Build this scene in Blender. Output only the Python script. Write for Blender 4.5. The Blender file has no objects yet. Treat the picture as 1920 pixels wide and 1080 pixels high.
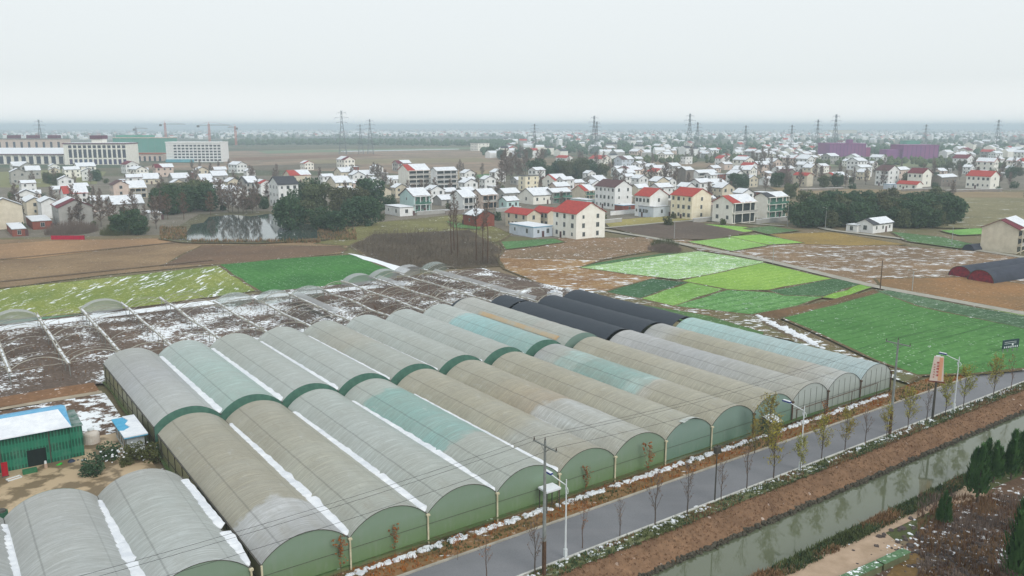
import bpy, math, random, re
from mathutils import Vector, noise as mnoise
R = random.Random(7)
sc = bpy.context.scene
COL = sc.collection
# ------------------------------------------------------------------ camera, sky, sun, exposure
F, HPX, CAMZ = 1540.0, 303.0, 38.0
PITCH = math.atan2(HPX, F)
cam_d = bpy.data.cameras.new("camera"); cam = bpy.data.objects.new("camera", cam_d); COL.objects.link(cam)
cam_d.sensor_width = 36; cam_d.lens = F / 1920 * 36; cam_d.clip_end = 60000; cam_d.clip_start = 0.5
cam.location = (0, 0, CAMZ); cam.rotation_euler = (math.pi / 2 - PITCH, 0, 0)
sc.camera = cam
w = bpy.data.worlds.new("World"); sc.world = w; w.use_nodes = True
nt = w.node_tree; nt.nodes.clear()
wo = nt.nodes.new('ShaderNodeOutputWorld'); bg = nt.nodes.new('ShaderNodeBackground'); bg2 = nt.nodes.new('ShaderNodeBackground')
sky = nt.nodes.new('ShaderNodeTexSky'); sky.sky_type = 'NISHITA'; sky.sun_disc = False
SUN_EL, SUN_AZ = math.radians(36), math.radians(142)
sky.sun_elevation = SUN_EL; sky.sun_rotation = SUN_AZ
bg.inputs[1].default_value = 0.05
tcw = nt.nodes.new('ShaderNodeTexCoord'); sep = nt.nodes.new('ShaderNodeSeparateXYZ'); ramp = nt.nodes.new('ShaderNodeValToRGB')
ramp.color_ramp.elements[0].position = 0.0; ramp.color_ramp.elements[0].color = (.86, .88, .87, 1)
ramp.color_ramp.elements[1].position = 0.16; ramp.color_ramp.elements[1].color = (.665, .706, .72, 1)
for p_, c_ in ((.015, (.76, .775, .77, 1)), (.05, (.645, .68, .685, 1))):
    e_ = ramp.color_ramp.elements.new(p_); e_.color = c_
nt.links.new(tcw.outputs['Generated'], sep.inputs[0]); nt.links.new(sep.outputs['Z'], ramp.inputs[0])
nt.links.new(ramp.outputs[0], bg2.inputs[0]); bg2.inputs[1].default_value = 1.33
mx = nt.nodes.new('ShaderNodeMixShader'); mx.inputs[0].default_value = 0.96
nt.links.new(sky.outputs[0], bg.inputs[0]); nt.links.new(bg.outputs[0], mx.inputs[1]); nt.links.new(bg2.outputs[0], mx.inputs[2]); nt.links.new(mx.outputs[0], wo.inputs[0])
sd = bpy.data.lights.new("sun", 'SUN'); sd.energy = 1.5; sd.angle = math.radians(25); sd.color = (1, .97, .92)
so = bpy.data.objects.new("sun", sd); COL.objects.link(so)
so.rotation_euler = (math.pi / 2 - SUN_EL, 0, math.radians(38))
sc.view_settings.view_transform = 'Standard'; sc.view_settings.look = 'None'; sc.view_settings.exposure = 0.0; sc.view_settings.gamma = 1
sc.render.engine = 'CYCLES'
cy = sc.cycles
cy.max_bounces = 5; cy.diffuse_bounces = 2; cy.glossy_bounces = 2; cy.transmission_bounces = 3; cy.volume_bounces = 1; cy.transparent_max_bounces = 6
cy.use_denoising = True
try: cy.denoiser = 'OPENIMAGEDENOISE'
except Exception: pass

# ------------------------------------------------------------------ frames of reference
CP, SP = math.cos(PITCH), math.sin(PITCH)
def P(x, y, z=0.0):                       # ground point seen at a pixel of the 1920x1080 photograph
    dx, dz = (x - 960) / F, -(y - 540) / F
    wx, wy, wz = dx, CP + dz * SP, -SP + dz * CP
    t = (z - CAMZ) / wz
    return Vector((wx * t, wy * t, z))
def zat(g, y):                            # height above ground point g seen at pixel row y
    k = (540 - y) / F                     # (Y*s + Z*c) = k*(Y*c - Z*s)
    Z = g[1] * (k * CP - SP) / (CP + k * SP)
    return Z + CAMZ
TH = math.atan2(.5807, .8140)
EV, EU = Vector((math.cos(TH), math.sin(TH))), Vector((-math.sin(TH), math.cos(TH)))
ORG = Vector((-14.115, 65.729))
def W(a, b, z=0.0):                       # greenhouse frame: a along the road, b away from it
    q = ORG + EV * a + EU * b
    return Vector((q.x, q.y, z))
def Lc(p):
    q = Vector((p[0], p[1])) - ORG
    return q.dot(EV), q.dot(EU)
def S(r, g, b):
    f = lambda c: (c / 255 / 12.92) if c <= 10.3 else ((c / 255 + .055) / 1.055) ** 2.4
    return (f(r), f(g), f(b))

# ------------------------------------------------------------------ materials
class N:
    def __init__(s, name):
        s.m = bpy.data.materials.new(name); s.m.use_nodes = True; s.t = s.m.node_tree; s.t.nodes.clear()
        s.out = s.t.nodes.new('ShaderNodeOutputMaterial'); s.p = s.t.nodes.new('ShaderNodeBsdfPrincipled')
        s.t.links.new(s.p.outputs[0], s.out.inputs[0]); s.c = None
    def n(s, k, **kw):
        o = s.t.nodes.new(k)
        for a, b in kw.items(): setattr(o, a, b)
        return o
    def l(s, a, b): s.t.links.new(a, b)
    def coord(s, kind='OBJECT', rot=0.0, scale=(1, 1, 1)):
        if kind == 'WORLD': o = s.n('ShaderNodeNewGeometry').outputs['Position']
        else: o = s.n('ShaderNodeTexCoord').outputs['Object']
        mp = s.n('ShaderNodeMapping'); mp.inputs['Rotation'].default_value = (0, 0, -rot); mp.inputs['Scale'].default_value = scale
        s.l(o, mp.inputs[0]); return mp.outputs[0]
    def noise(s, co, scale, detail=4, rough=.6):
        q = s.n('ShaderNodeTexNoise'); q.inputs['Scale'].default_value = scale; q.inputs['Detail'].default_value = detail; q.inputs['Roughness'].default_value = rough
        s.l(co, q.inputs['Vector']); return q.outputs['Fac']
    def rmp(s, fac, stops, interp='LINEAR'):
        q = s.n('ShaderNodeValToRGB'); q.color_ramp.interpolation = interp
        el = q.color_ramp.elements
        while len(el) < len(stops): el.new(.5)
        for e, (p_, c_) in zip(el, stops):
            e.position = p_; e.color = (c_[0], c_[1], c_[2], 1) if hasattr(c_, '__len__') else (c_, c_, c_, 1)
        s.l(fac, q.inputs[0]); return q.outputs[0]
    def mix(s, fac, a, b, blend='MIX'):
        q = s.n('ShaderNodeMix', data_type='RGBA', blend_type=blend)
        for i, v_ in ((0, fac), (6, a), (7, b)):
            if hasattr(v_, 'links'): s.l(v_, q.inputs[i])
            else: q.inputs[i].default_value = v_ if i == 0 else (v_[0], v_[1], v_[2], 1)
        return q.outputs[2]
    def math(s, op, a, b=0.0):
        q = s.n('ShaderNodeMath', operation=op)
        for i, v_ in ((0, a), (1, b)):
            if hasattr(v_, 'links'): s.l(v_, q.inputs[i])
            else: q.inputs[i].default_value = v_
        return q.outputs[0]
    def fin(s, col, rough=.85, spec=.2, bump=None, bs=.3, bd=.05):
        if hasattr(col, 'links'): s.l(col, s.p.inputs['Base Color'])
        else: s.p.inputs['Base Color'].default_value = (*col[:3], 1)
        s.p.inputs['Roughness'].default_value = rough; s.p.inputs['Specular IOR Level'].default_value = spec
        if bump is not None:
            q = s.n('ShaderNodeBump'); q.inputs['Strength'].default_value = bs; q.inputs['Distance'].default_value = bd
            s.l(bump, q.inputs['Height']); s.l(q.outputs[0], s.p.inputs['Normal'])
        return s.m
_mc = {}
def plain(name, c, c2=None, scale=1.5, rough=.8, spec=.2, rnd=0):
    if name in _mc: return _mc[name]
    m = N(name); co = m.coord()
    c2 = c2 or tuple(x * .78 for x in c)
    f = m.rmp(m.noise(co, scale, 5, .65), [(.35, 0.), (.65, 1.)])
    col = m.mix(f, c, c2)
    if rnd:
        oi = m.n('ShaderNodeObjectInfo')
        col = m.mix(m.math('MULTIPLY', oi.outputs['Random'], rnd), col, tuple(x * .45 for x in c2))
    _mc[name] = m.fin(col, rough, spec); return _mc[name]
def field_mat(name, c1, c2, snow=0.0, sscale=1.2, sstretch=(1, 1, 1), rows=None, rot=TH, big=.05, fine=1.6, speck=None, patchy=.3):
    """c1/c2 mottled; rows=(period m, colour, strength); snow = share of the ground under leftover snow"""
    def lift(c):
        g_ = c[1] > c[0] and c[1] > c[2]; y_ = (c[0] + c[1] + c[2]) / 3; k_ = .10 if g_ else .0; q_ = 1.24 if g_ else 1.02
        return tuple((x * (1 - k_) + y_ * k_) * q_ for x in c)
    c1, c2 = lift(c1), lift(c2)
    if speck is None: speck = .35 if (c1[1] > c1[0] and c1[1] > c1[2] and snow > 0) else .12
    m = N(name); co = m.coord('WORLD', rot)
    f = m.rmp(m.noise(co, big, 5, .6), [(.38, 0.), (.62, 1.)])
    col = m.mix(f, c1, c2)
    f2 = m.rmp(m.noise(co, fine, 4, .7), [(.35, 0.), (.65, 1.)])
    col = m.mix(m.math('MULTIPLY', f2, .55), col, tuple(x * .55 for x in c2))
    if rows:
        sx = m.n('ShaderNodeSeparateXYZ'); m.l(co, sx.inputs[0])
        wob = m.math('MULTIPLY', m.noise(co, .15, 2), 1.2)
        s_ = m.math('SINE', m.math('MULTIPLY', m.math('ADD', sx.outputs['Y'], wob), 2 * math.pi / rows[0]))
        g = m.rmp(s_, [(.45, 0.), (.85, rows[2])])
        g = m.math('MULTIPLY', g, m.rmp(m.noise(m.coord('WORLD', rot, (.4, 1.3, 1)), .5, 5, .7), [(.36, .0), (.66, .9)]))
        col = m.mix(g, col, rows[1])
    if speck:
        q = m.rmp(m.noise(m.coord('WORLD', rot, (.7, 1.1, 1)), .75, 7, .85), [(.61 - speck * .14, 0.), (.72 - speck * .14, 1.)])
        col = m.mix(m.math('MULTIPLY', q, .55), col, tuple(min(.9, x * 1.3 + .22) for x in c1))
        vo = m.n('ShaderNodeTexVoronoi'); vo.inputs['Scale'].default_value = 1.9; m.l(m.coord('WORLD', rot, (1, 1, 1)), vo.inputs['Vector'])
        sv = m.n('ShaderNodeSeparateColor'); m.l(vo.outputs['Color'], sv.inputs[0])
        on = m.math('MULTIPLY', m.math('GREATER_THAN', sv.outputs[0], 1 - (speck * .42 + snow * .5)), m.math('LESS_THAN', vo.outputs['Distance'], .34))
        on = m.math('MULTIPLY', on, m.rmp(m.noise(co, .09, 4, .6), [(.40, .25), (.60, 1.)]))
        col = m.mix(m.math('MULTIPLY', on, .7), col, tuple(min(.9, x * .9 + .34) for x in c1))
        dk_ = m.rmp(m.noise(m.coord('WORLD', rot, (.5, 1.3, 1)), .55, 7, .8), [(.30, 1.), (.44, 0.)])
        col = m.mix(m.math('MULTIPLY', dk_, .5), col, tuple(x * .55 for x in c2))
    if snow:
        co2 = m.coord('WORLD', rot, sstretch)
        th = .66 - snow * .34
        n1 = m.math('ADD', m.math('MULTIPLY', m.noise(co2, sscale, 6, .68), 1 - patchy), m.math('MULTIPLY', m.noise(co2, sscale * .18 if patchy < .4 else .11, 3), patchy))
        q = m.rmp(n1, [(th, 0.), (th + .035, 1.)])
        col = m.mix(q, col, S(238, 242, 246))
    return m.fin(col, .92, .1, m.noise(co, 3.0, 3), .4, .08)
M = {}
M['snow'] = plain('snow', (.82, .84, .87), (.66, .69, .74), .7, .7)
M['concrete'] = plain('concrete', S(178, 172, 160), S(150, 145, 135), .6)
M['cream_post'] = plain('cream_post', S(215, 208, 180), S(190, 180, 150))
M['dark_steel'] = plain('dark_steel', S(66, 66, 62), S(88, 84, 76), 1.2, .6)
M['grey_steel'] = plain('grey_steel', S(150, 152, 148), S(120, 122, 118), 1, .5)
M['white_paint'] = plain('white_paint', S(225, 230, 232), S(200, 205, 208), 1, .5)
M['pane'] = plain('window_glass', S(70, 78, 82), S(48, 54, 58), 1, .2, .5)
M['frame_w'] = plain('window_frame', S(205, 208, 205))
M['bark'] = plain('bark', S(98, 86, 76), S(70, 62, 56), 3)
M['bark_grey'] = plain('bark_grey', S(112, 102, 98), S(86, 78, 76), 3)
M['bark_brown'] = plain('bark_brown', S(104, 82, 66), S(76, 60, 50), 3)
M['insul'] = plain('insulator', S(80, 70, 64))
M['wire'] = plain('wire', S(62, 64, 66), S(50, 52, 54))
M['blue_paint'] = plain('blue_paint', S(34, 60, 140), S(30, 52, 120))
M['lamp_glass'] = plain('lamp_glass', S(210, 215, 220), None, 1, .3)
def leafmat(name, c1, c2, c3=None, rnd=.5):
    m = N(name); oi = m.n('ShaderNodeObjectInfo'); co = m.coord('WORLD')
    f = m.rmp(m.noise(co, .6, 4, .7), [(.35, 0.), (.65, 1.)])
    col = m.mix(f, c1, c2)
    col = m.mix(m.math('MULTIPLY', oi.outputs['Random'], rnd), col, c3 or tuple(x * .6 for x in c2))
    return m.fin(col, .8, .15)
M['leaf_dark'] = leafmat('evergreen_leaves', S(82, 106, 78), S(52, 76, 58), S(70, 88, 56))
M['leaf_olive'] = leafmat('olive_leaves', S(108, 116, 82), S(76, 88, 64), S(92, 84, 66), .5)
M['leaf_mid'] = leafmat('shrub_leaves', S(92, 104, 62), S(60, 76, 50), S(104, 98, 64))
M['leaf_conifer'] = leafmat('conifer_leaves', S(84, 122, 68), S(54, 88, 50), S(70, 100, 56), .3)
M['leaf_willow'] = leafmat('willow_twigs', S(172, 170, 74), S(140, 144, 68), S(146, 116, 66), .5)
M['leaf_red'] = leafmat('dry_red_leaves', S(118, 84, 58), S(92, 66, 52), None, .4)
M['leaf_rust'] = leafmat('rusty_leaves', S(176, 112, 50), S(150, 92, 50), None, .4)
M['twig'] = leafmat('twigs', S(146, 130, 120), S(116, 102, 94), None, .4)
M['tan_grass'] = leafmat('tan_grass', S(164, 132, 100), S(138, 110, 84), None, .1)
M['rust_grass'] = leafmat('rust_grass', S(140, 106, 84), S(116, 88, 70), None, .1)
M['hedge_leaf'] = leafmat('hedge_leaves', S(96, 104, 66), S(70, 82, 52), None, .1)
M['dry_grass'] = leafmat('dry_grass', S(142, 112, 82), S(112, 88, 66), S(130, 108, 70), .2)

# ------------------------------------------------------------------ mesh building
class MB:
    def __init__(s): s.v = []; s.f = []; s.k = []
    def face(s, pts, k=0):
        i = len(s.v); s.v += [tuple(p) for p in pts]; s.f.append(tuple(range(i, i + len(pts)))); s.k.append(k)
    def box(s, x0, y0, z0, x1, y1, z1, k=0):
        i = len(s.v)
        s.v += [(x0, y0, z0), (x1, y0, z0), (x1, y1, z0), (x0, y1, z0), (x0, y0, z1), (x1, y0, z1), (x1, y1, z1), (x0, y1, z1)]
        for q in ((0, 3, 2, 1), (4, 5, 6, 7), (0, 1, 5, 4), (1, 2, 6, 5), (2, 3, 7, 6), (3, 0, 4, 7)):
            s.f.append(tuple(i + j for j in q)); s.k.append(k)
        return s
    def tube(s, p0, p1, r0, r1=None, n=6, k=0, cap=True):
        p0, p1 = Vector(p0), Vector(p1); r1 = r0 if r1 is None else r1
        d = p1 - p0
        if d.length < 1e-6: return s
        d.normalize(); a = d.orthogonal().normalized(); b = d.cross(a); i = len(s.v)
        for p, r in ((p0, r0), (p1, r1)):
            for j in range(n):
                t = 2 * math.pi * j / n; s.v.append(tuple(p + a * (r * math.cos(t)) + b * (r * math.sin(t))))
        for j in range(n):
            s.f.append((i + j, i + (j + 1) % n, i + n + (j + 1) % n, i + n + j)); s.k.append(k)
        if cap:
            s.f.append(tuple(i + n + j for j in range(n))); s.k.append(k)
            s.f.append(tuple(i + n - 1 - j for j in range(n))); s.k.append(k)
        return s
    def prism(s, poly, z0, z1, k=0):              # poly: list of (x,y), counter-clockwise
        i = len(s.v); n = len(poly)
        s.v += [(p[0], p[1], z0) for p in poly] + [(p[0], p[1], z1) for p in poly]
        s.f.append(tuple(i + n + j for j in range(n))); s.k.append(k)
        s.f.append(tuple(i + n - 1 - j for j in range(n))); s.k.append(k)
        for j in range(n): s.f.append((i + j, i + (j + 1) % n, i + n + (j + 1) % n, i + n + j)); s.k.append(k)
        return s
    def leaf(s, c, sz, k=0, up=0.0):
        a = Vector((R.gauss(0, 1), R.gauss(0, 1), R.gauss(0, 1) + up)).normalized(); b = a.orthogonal().normalized()
        b.rotate(__import__('mathutils').Quaternion(a, R.random() * 6.28)); c = Vector(c)
        cc = a.cross(b) * sz * R.uniform(.4, .8); b = b * sz
        s.face((c - b, c + cc, c + b, c - cc), k)
    def mesh(s, name, mats, smooth=False):
        me = bpy.data.meshes.new(name); me.from_pydata(s.v, [], s.f)
        for m in mats: me.materials.append(m)
        if len(mats) > 1: me.polygons.foreach_set('material_index', s.k)
        if smooth: me.polygons.foreach_set('use_smooth', [True] * len(s.f))
        me.update(); return me
def lk(name, me, parent=None, loc=None, rz=None, scale=None, label=None):
    o = bpy.data.objects.new(name, me); COL.objects.link(o)
    if parent: o.parent = parent
    if loc is not None: o.location = loc
    if rz is not None: o.rotation_euler = (0, 0, rz)
    if scale is not None: o.scale = scale if hasattr(scale, '__len__') else (scale,) * 3
    if label: o['label'] = label
    return o
def part(mb, name, mat, parent, smooth=False, **kw):
    return lk(name, mb.mesh(name, mat if isinstance(mat, (list, tuple)) else [mat], smooth), parent, **kw)
def tag(o, label, cat, group=None, kind=None):
    o['label'] = label; o['category'] = cat
    if group: o['group'] = group
    if kind: o['kind'] = kind
    return o
def thing(name, label, cat, loc=(0, 0, 0), rz=0.0, group=None, scale=None):
    return tag(lk(name, None, None, loc, rz, scale), label, cat, group)
def dup(root, loc, rz=0.0, scale=1.0, label=None, group=None):
    r = root.copy(); COL.objects.link(r); r.location = loc; r.rotation_euler = (0, 0, rz)
    r.scale = scale if hasattr(scale, '__len__') else (scale,) * 3
    if label: r['label'] = label
    if group: r['group'] = group
    for ch in list(root.children):
        c = ch.copy(); COL.objects.link(c); c.parent = r
        for g in ch.children:
            d = g.copy(); COL.objects.link(d); d.parent = c
    return r
def setting(mb, name, mat, kind='structure', smooth=False):
    o = part(mb, name, mat, None, smooth); o['kind'] = kind; return o

# ================================================================== THE GROUND
def base_ground():
    m = N('ground_soil'); co = m.coord('WORLD', TH)
    f = m.rmp(m.noise(co, .02, 6, .65), [(.38, 0.), (.62, 1.)])
    near = m.mix(f, S(136, 122, 100), S(112, 112, 78))
    f3 = m.rmp(m.noise(co, .9, 4, .7), [(.3, 0.), (.7, 1.)])
    near = m.mix(m.math('MULTIPLY', f3, .5), near, S(92, 80, 66))
    far = m.rmp(m.noise(m.coord('WORLD', .3, (.0012, .0035, 1)), 1.0, 8, .72), [(.30, S(48, 66, 52)), (.44, S(70, 82, 62)), (.52, S(110, 102, 84)), (.58, S(64, 82, 58)), (.7, S(120, 112, 92))])
    g = m.n('ShaderNodeSeparateXYZ'); m.l(m.n('ShaderNodeNewGeometry').outputs['Position'], g.inputs[0])
    q = m.rmp(m.math('MULTIPLY', g.outputs['Y'], 1 / 1500), [(.3, 0.), (.5, 1.)])
    col = m.mix(q, near, far)
    n1 = m.math('ADD', m.math('MULTIPLY', m.noise(co, 1.1, 6, .68), .7), m.math('MULTIPLY', m.noise(co, .12, 2), .3))
    col = m.mix(m.rmp(n1, [(.60, 0.), (.64, 1.)]), col, S(232, 236, 240))
    return m.fin(col, .95, .1, m.noise(co, 2.0, 4), .4, .1)
BANK = field_mat('bank_soil', S(142, 112, 88), S(122, 96, 76), .03, 2.0, big=.3, speck=.02)
def grd():
    mb = MB()
    prof = [(16000, 0), (1200, 0), (130, 0), (-10.9, 0), (-12.2, -.4), (-13.7, -1.35), (-14.3, -3.2), (-19.9, -3.2), (-20.5, -1.0), (-21.3, -.1), (-22.5, 0), (-300, 0), (-16000, 0)]
    A = [-16000, -300] + [i * 15 for i in range(-8, 30)] + [1500, 16000]
    for i in range(len(prof) - 1):
        (b0, z0), (b1, z1) = prof[i], prof[i + 1]
        k = 1 if -14.3 < (b0 + b1) / 2 < -10.9 else 0
        for j in range(len(A) - 1):
            mb.face((W(A[j], b1, z1), W(A[j + 1], b1, z1), W(A[j + 1], b0, z0), W(A[j], b0, z0)), k)
    setting(mb, 'ground', [base_ground(), BANK])
grd()
_fz = [0.02]
def field(pix, mat, name='field', z=None, loc=False):
    if z is None: _fz[0] += .007; z = _fz[0]
    pts = [W(*p) if loc else P(*p) for p in pix]
    mb = MB()
    # subdivided fan outline so the edges wander a little
    out = []
    for i in range(len(pts)):
        a, b = pts[i], pts[(i + 1) % len(pts)]
        n = max(1, min(24, int((b - a).length / 6)))
        dn = Vector((-(b - a).y, (b - a).x, 0)).normalized() if (b - a).length > 0 else Vector((0, 0, 0))
        for j in range(n):
            q = a.lerp(b, j / n); wv = 0 if j == 0 else (mnoise.noise(q * .13) * .9)
            out.append((q.x + dn.x * wv, q.y + dn.y * wv, z))
    ar = sum(out[i - 1][0] * out[i][1] - out[i][0] * out[i - 1][1] for i in range(len(out)))
    if ar < 0: out.reverse()
    mb.face(out)
    if BUND and name == 'field':
        bm_ = MB(); n = len(out); cx_ = sum(p[0] for p in out) / n; cy2 = sum(p[1] for p in out) / n
        for i in range(n):
            p, q = Vector(out[i]), Vector(out[(i + 1) % n]); c_ = Vector((cx_, cy2, z))
            wv = .35 + .45 * abs(mnoise.noise(p * .21)); wq = .35 + .45 * abs(mnoise.noise(q * .21))
            dp, dq = (c_ - p).normalized(), (c_ - q).normalized(); u_ = Vector((0, 0, .006))
            bm_.face((p - dp * wv + u_, q - dq * wq + u_, q + dq * wq + u_, p + dp * wv + u_))
        setting(bm_, 'field_bund', BUNDM)
    return setting(mb, name, mat)
BUND = False
ROW = TH + math.pi / 2
SN = S(238, 242, 246)
fm = field_mat
# village earth first (lowest)
VIL = fm('village_yard', S(138, 130, 118), S(118, 112, 100), .10, .5, big=.06)
field([(690, 420), (760, 345), (1000, 335), (1440, 335), (1480, 420), (1300, 415), (1140, 412), (1040, 450), (930, 440), (830, 410)], VIL, 'village_yard')
field([(-200, 450), (-200, 335), (300, 330), (640, 330), (700, 350), (700, 400), (520, 400), (330, 440)], VIL, 'village_yard')
field([(1440, 352), (1440, 318), (1900, 312), (2000, 356), (1800, 358)], VIL, 'village_yard')
# bare land toward the distance
BARE = fm('bare_land', S(166, 140, 120), S(128, 116, 100), .12, .10, (.35, 3.0, 1), rot=.1, big=.02, fine=.12, patchy=.2)
field([(410, 284), (640, 279), (905, 283), (960, 300), (930, 345), (700, 322), (480, 318), (250, 318), (300, 306), (420, 306)], BARE)
field([(720, 330), (935, 318), (940, 345), (860, 350)], fm('tan_land', S(170, 148, 120), S(140, 128, 100), .03, .1, big=.02, fine=.2))
field([(-200, 330), (120, 318), (200, 322), (180, 345), (60, 352), (-200, 350)], fm('olive_land', S(138, 136, 96), S(120, 122, 80), .05, .1, big=.02, fine=.2))
field([(860, 330), (930, 325), (935, 336), (866, 338)], fm('green_land', S(92, 128, 84), S(80, 112, 72), 0, big=.02, fine=.2))
field([(960, 296), (1400, 304), (1440, 318), (1160, 322), (1000, 318)], fm('tan_far', S(150, 128, 106), S(116, 106, 84), .04, .06, big=.01, fine=.08))
field([(1140, 322), (1260, 318), (1270, 336), (1180, 345)], fm('tan_mid', S(162, 134, 106), S(134, 118, 92), .02, .1, big=.02, fine=.2))
field([(1380, 303), (1700, 299), (1860, 306), (1860, 313), (1600, 312), (1400, 312)], fm('grass_far', S(128, 130, 94), S(104, 112, 78), .03, .06, big=.02, fine=.1))
for i_, (q_, c_) in enumerate(((((480, 283), (900, 276), (905, 279), (500, 288)), (112, 130, 100)), (((430, 296), (700, 288), (720, 292), (440, 302)), (140, 112, 92)), (((560, 300), (900, 296), (930, 303), (600, 309)), (150, 138, 108)), (((420, 312), (640, 306), (690, 312), (500, 320)), (120, 112, 96)), (((640, 283), (860, 279), (862, 280.3), (640, 285)), (206, 214, 214)))):
    field(list(q_), fm('plain_strip_' + str(i_), S(*c_), S(*[int(v * .9) for v in c_]), .08, .12, (.4, 2.5, 1), rot=.1, big=.02, fine=.15))
BUNDM = fm('bund_soil', S(120, 104, 80), S(96, 88, 62), .22, 1.2)
BUND = True
# left
FB = fm('stubble_field', S(158, 134, 104), S(132, 110, 86), .015, .5, rows=(2.4, S(108, 92, 74), .35), rot=ROW - 1.25)
field([(-300, 452), (100, 449), (330, 446), (600, 452), (655, 462), (640, 476), (410, 496), (200, 516), (0, 541), (-300, 575)], FB)
field([(380, 460), (640, 462), (652, 470), (600, 479), (420, 494), (300, 500)], fm('dark_stubble', S(128, 104, 84), S(112, 92, 76), .02, .5))
field([(90, 452), (330, 448), (345, 452), (60, 486), (-200, 494), (-200, 470)], fm('tan_stubble', S(172, 138, 104), S(148, 120, 92), 0, .5))
field([(-300, 580), (0, 543), (410, 499), (482, 546), (300, 572), (0, 606), (-300, 650)], fm('mustard_field', S(140, 146, 66), S(112, 128, 58), .30, .55, (1.8, .33, 1), rot=ROW, rows=(3.5, S(104, 122, 60), .5)))
field([(410, 497), (555, 484), (662, 478), (748, 511), (720, 530), (490, 549)], fm('green_wheat', S(72, 128, 60), S(56, 108, 50), .05, 1.1, (1, .5, 1), rows=(2.2, S(46, 96, 44), .7), rot=ROW))
field([(-300, 655), (0, 602), (240, 583), (250, 596), (0, 622), (-300, 680)], fm('netted_bed', S(92, 134, 104), S(74, 116, 92), .1, .8, rows=(1.4, S(140, 170, 150), .6), rot=TH))
field([(590, 458), (640, 432), (700, 418), (870, 402), (960, 440), (930, 455), (760, 440), (660, 462)], fm('scrub_meadow', S(134, 132, 84), S(112, 106, 70), .18, .9, big=.04))
field([(655, 462), (700, 440), (880, 432), (945, 470), (940, 500), (760, 508), (700, 490)], fm('grove_floor', S(104, 92, 76), S(84, 74, 62), .10, .8, (1.4, .5, 1)))
field([(652, 476), (668, 478), (770, 506), (758, 514)], fm('snow_bank', S(226, 230, 234), S(200, 200, 200), .8, .8), 'snow_bank')
# right
FT = fm('orange_stubble', S(168, 136, 94), S(142, 110, 78), .32, .7, (.45, 1.5, 1), rot=TH, big=.05)
field([(930, 478), (1100, 448), (1235, 444), (1225, 472), (1130, 488), (1085, 503), (1235, 522), (1135, 548), (1060, 552), (945, 505)], FT)
field([(945, 470), (1050, 447), (1230, 446), (1225, 470), (1130, 488), (935, 484)], fm('brown_stubble', S(150, 122, 96), S(128, 108, 84), .24, .9, big=.05))
field([(1230, 440), (1320, 455), (1600, 455), (1905, 478), (1960, 500), (1960, 600), (1650, 538), (1450, 492), (1310, 470)], fm('snowy_plough', S(150, 124, 96), S(124, 104, 82), .33, .8, (.4, 1.6, 1), rot=TH, big=.04))
field([(1640, 524), (1830, 520), (1960, 540), (1960, 598), (1650, 537)], fm('orange_soil', S(162, 122, 82), S(140, 112, 80), .10, .5, (.4, 1.6, 1), rot=TH))
field([(1440, 440), (1560, 436), (1700, 460), (1600, 462), (1500, 459)], fm('ochre_patch', S(164, 138, 78), S(138, 118, 74), .04, .8))
field([(1085, 503), (1235, 481), (1312, 472), (1435, 492), (1408, 505), (1270, 526), (1228, 521)], fm('pale_lettuce', S(150, 184, 116), S(124, 164, 98), .32, 1.6, (1, 1, 1), rows=(2.6, S(96, 140, 72), .7), rot=TH, speck=.8))
field([(1085, 503), (1235, 481), (1300, 472), (1240, 477), (1120, 494)], fm('dark_edge', S(72, 116, 68), S(60, 98, 58), .08, 1.5))
field([(1275, 528), (1432, 494), (1562, 524), (1440, 546), (1358, 546)], fm('lime_field', S(140, 176, 70), S(120, 160, 60), .07, 1.6, rows=(2.6, S(92, 138, 50), .6)))
field([(1132, 550), (1222, 524), (1292, 531), (1200, 562)], fm('cabbage_dark', S(66, 104, 66), S(48, 84, 54), .16, 2.0, speck=.5))
field([(1200, 562), (1292, 531), (1358, 544), (1262, 576)], fm('lime_small', S(128, 168, 74), S(104, 148, 62), .14, 1.6, speck=.6))
field([(1262, 576), (1362, 545), (1470, 552), (1555, 556), (1500, 575), (1410, 592), (1330, 588)], fm('striped_green', S(96, 146, 76), S(84, 134, 68), .14, 1.4, (.4, 1.5, 1), rows=(3.4, S(46, 92, 44), .95), speck=.6))
field([(1440, 547), (1562, 524), (1622, 531), (1545, 558), (1470, 556)], fm('dark_rows', S(74, 112, 70), S(60, 94, 58), .12, 1.8, rows=(2.2, S(40, 70, 44), .8), speck=.5))
field([(1540, 560), (1622, 533), (1648, 537), (1572, 563)], fm('lime_strip', S(132, 174, 62), S(110, 156, 56), .04, 1.6))
field([(1400, 594), (1500, 577), (1640, 545), (1655, 548), (1520, 583), (1465, 600), (1450, 612)], fm('brown_margin', S(128, 100, 72), S(104, 84, 62), .08, 1.6))
field([(1465, 598), (1560, 574), (1655, 548), (1960, 600), (1990, 690), (1960, 690), (1830, 704), (1720, 707), (1640, 678), (1560, 640)], fm('big_wheat', S(84, 134, 68), S(70, 118, 58), .055, 1.0, (1, .6, 1), rows=(2.4, S(50, 96, 44), .75), rot=TH, speck=.22))
field([(1640, 547), (1668, 546), (1960, 604), (1960, 628), (1720, 576)], fm('dark_hedge_rows', S(80, 110, 76), S(62, 92, 62), .12, 1.6, speck=.7))
field([(1720, 551), (1960, 594), (1960, 603), (1700, 552)], fm('lime_edge', S(132, 168, 88), S(110, 148, 74), .2, 1.6))
field([(1400, 592), (1452, 600), (1560, 650), (1660, 690), (1725, 708), (1700, 722), (1610, 690), (1480, 640), (1300, 606), (1120, 560), (1090, 548), (1130, 548), (1250, 575)], fm('snowy_margin', S(124, 104, 78), S(96, 100, 66), .38, .8, (.6, 1.2, 1)))
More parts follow.
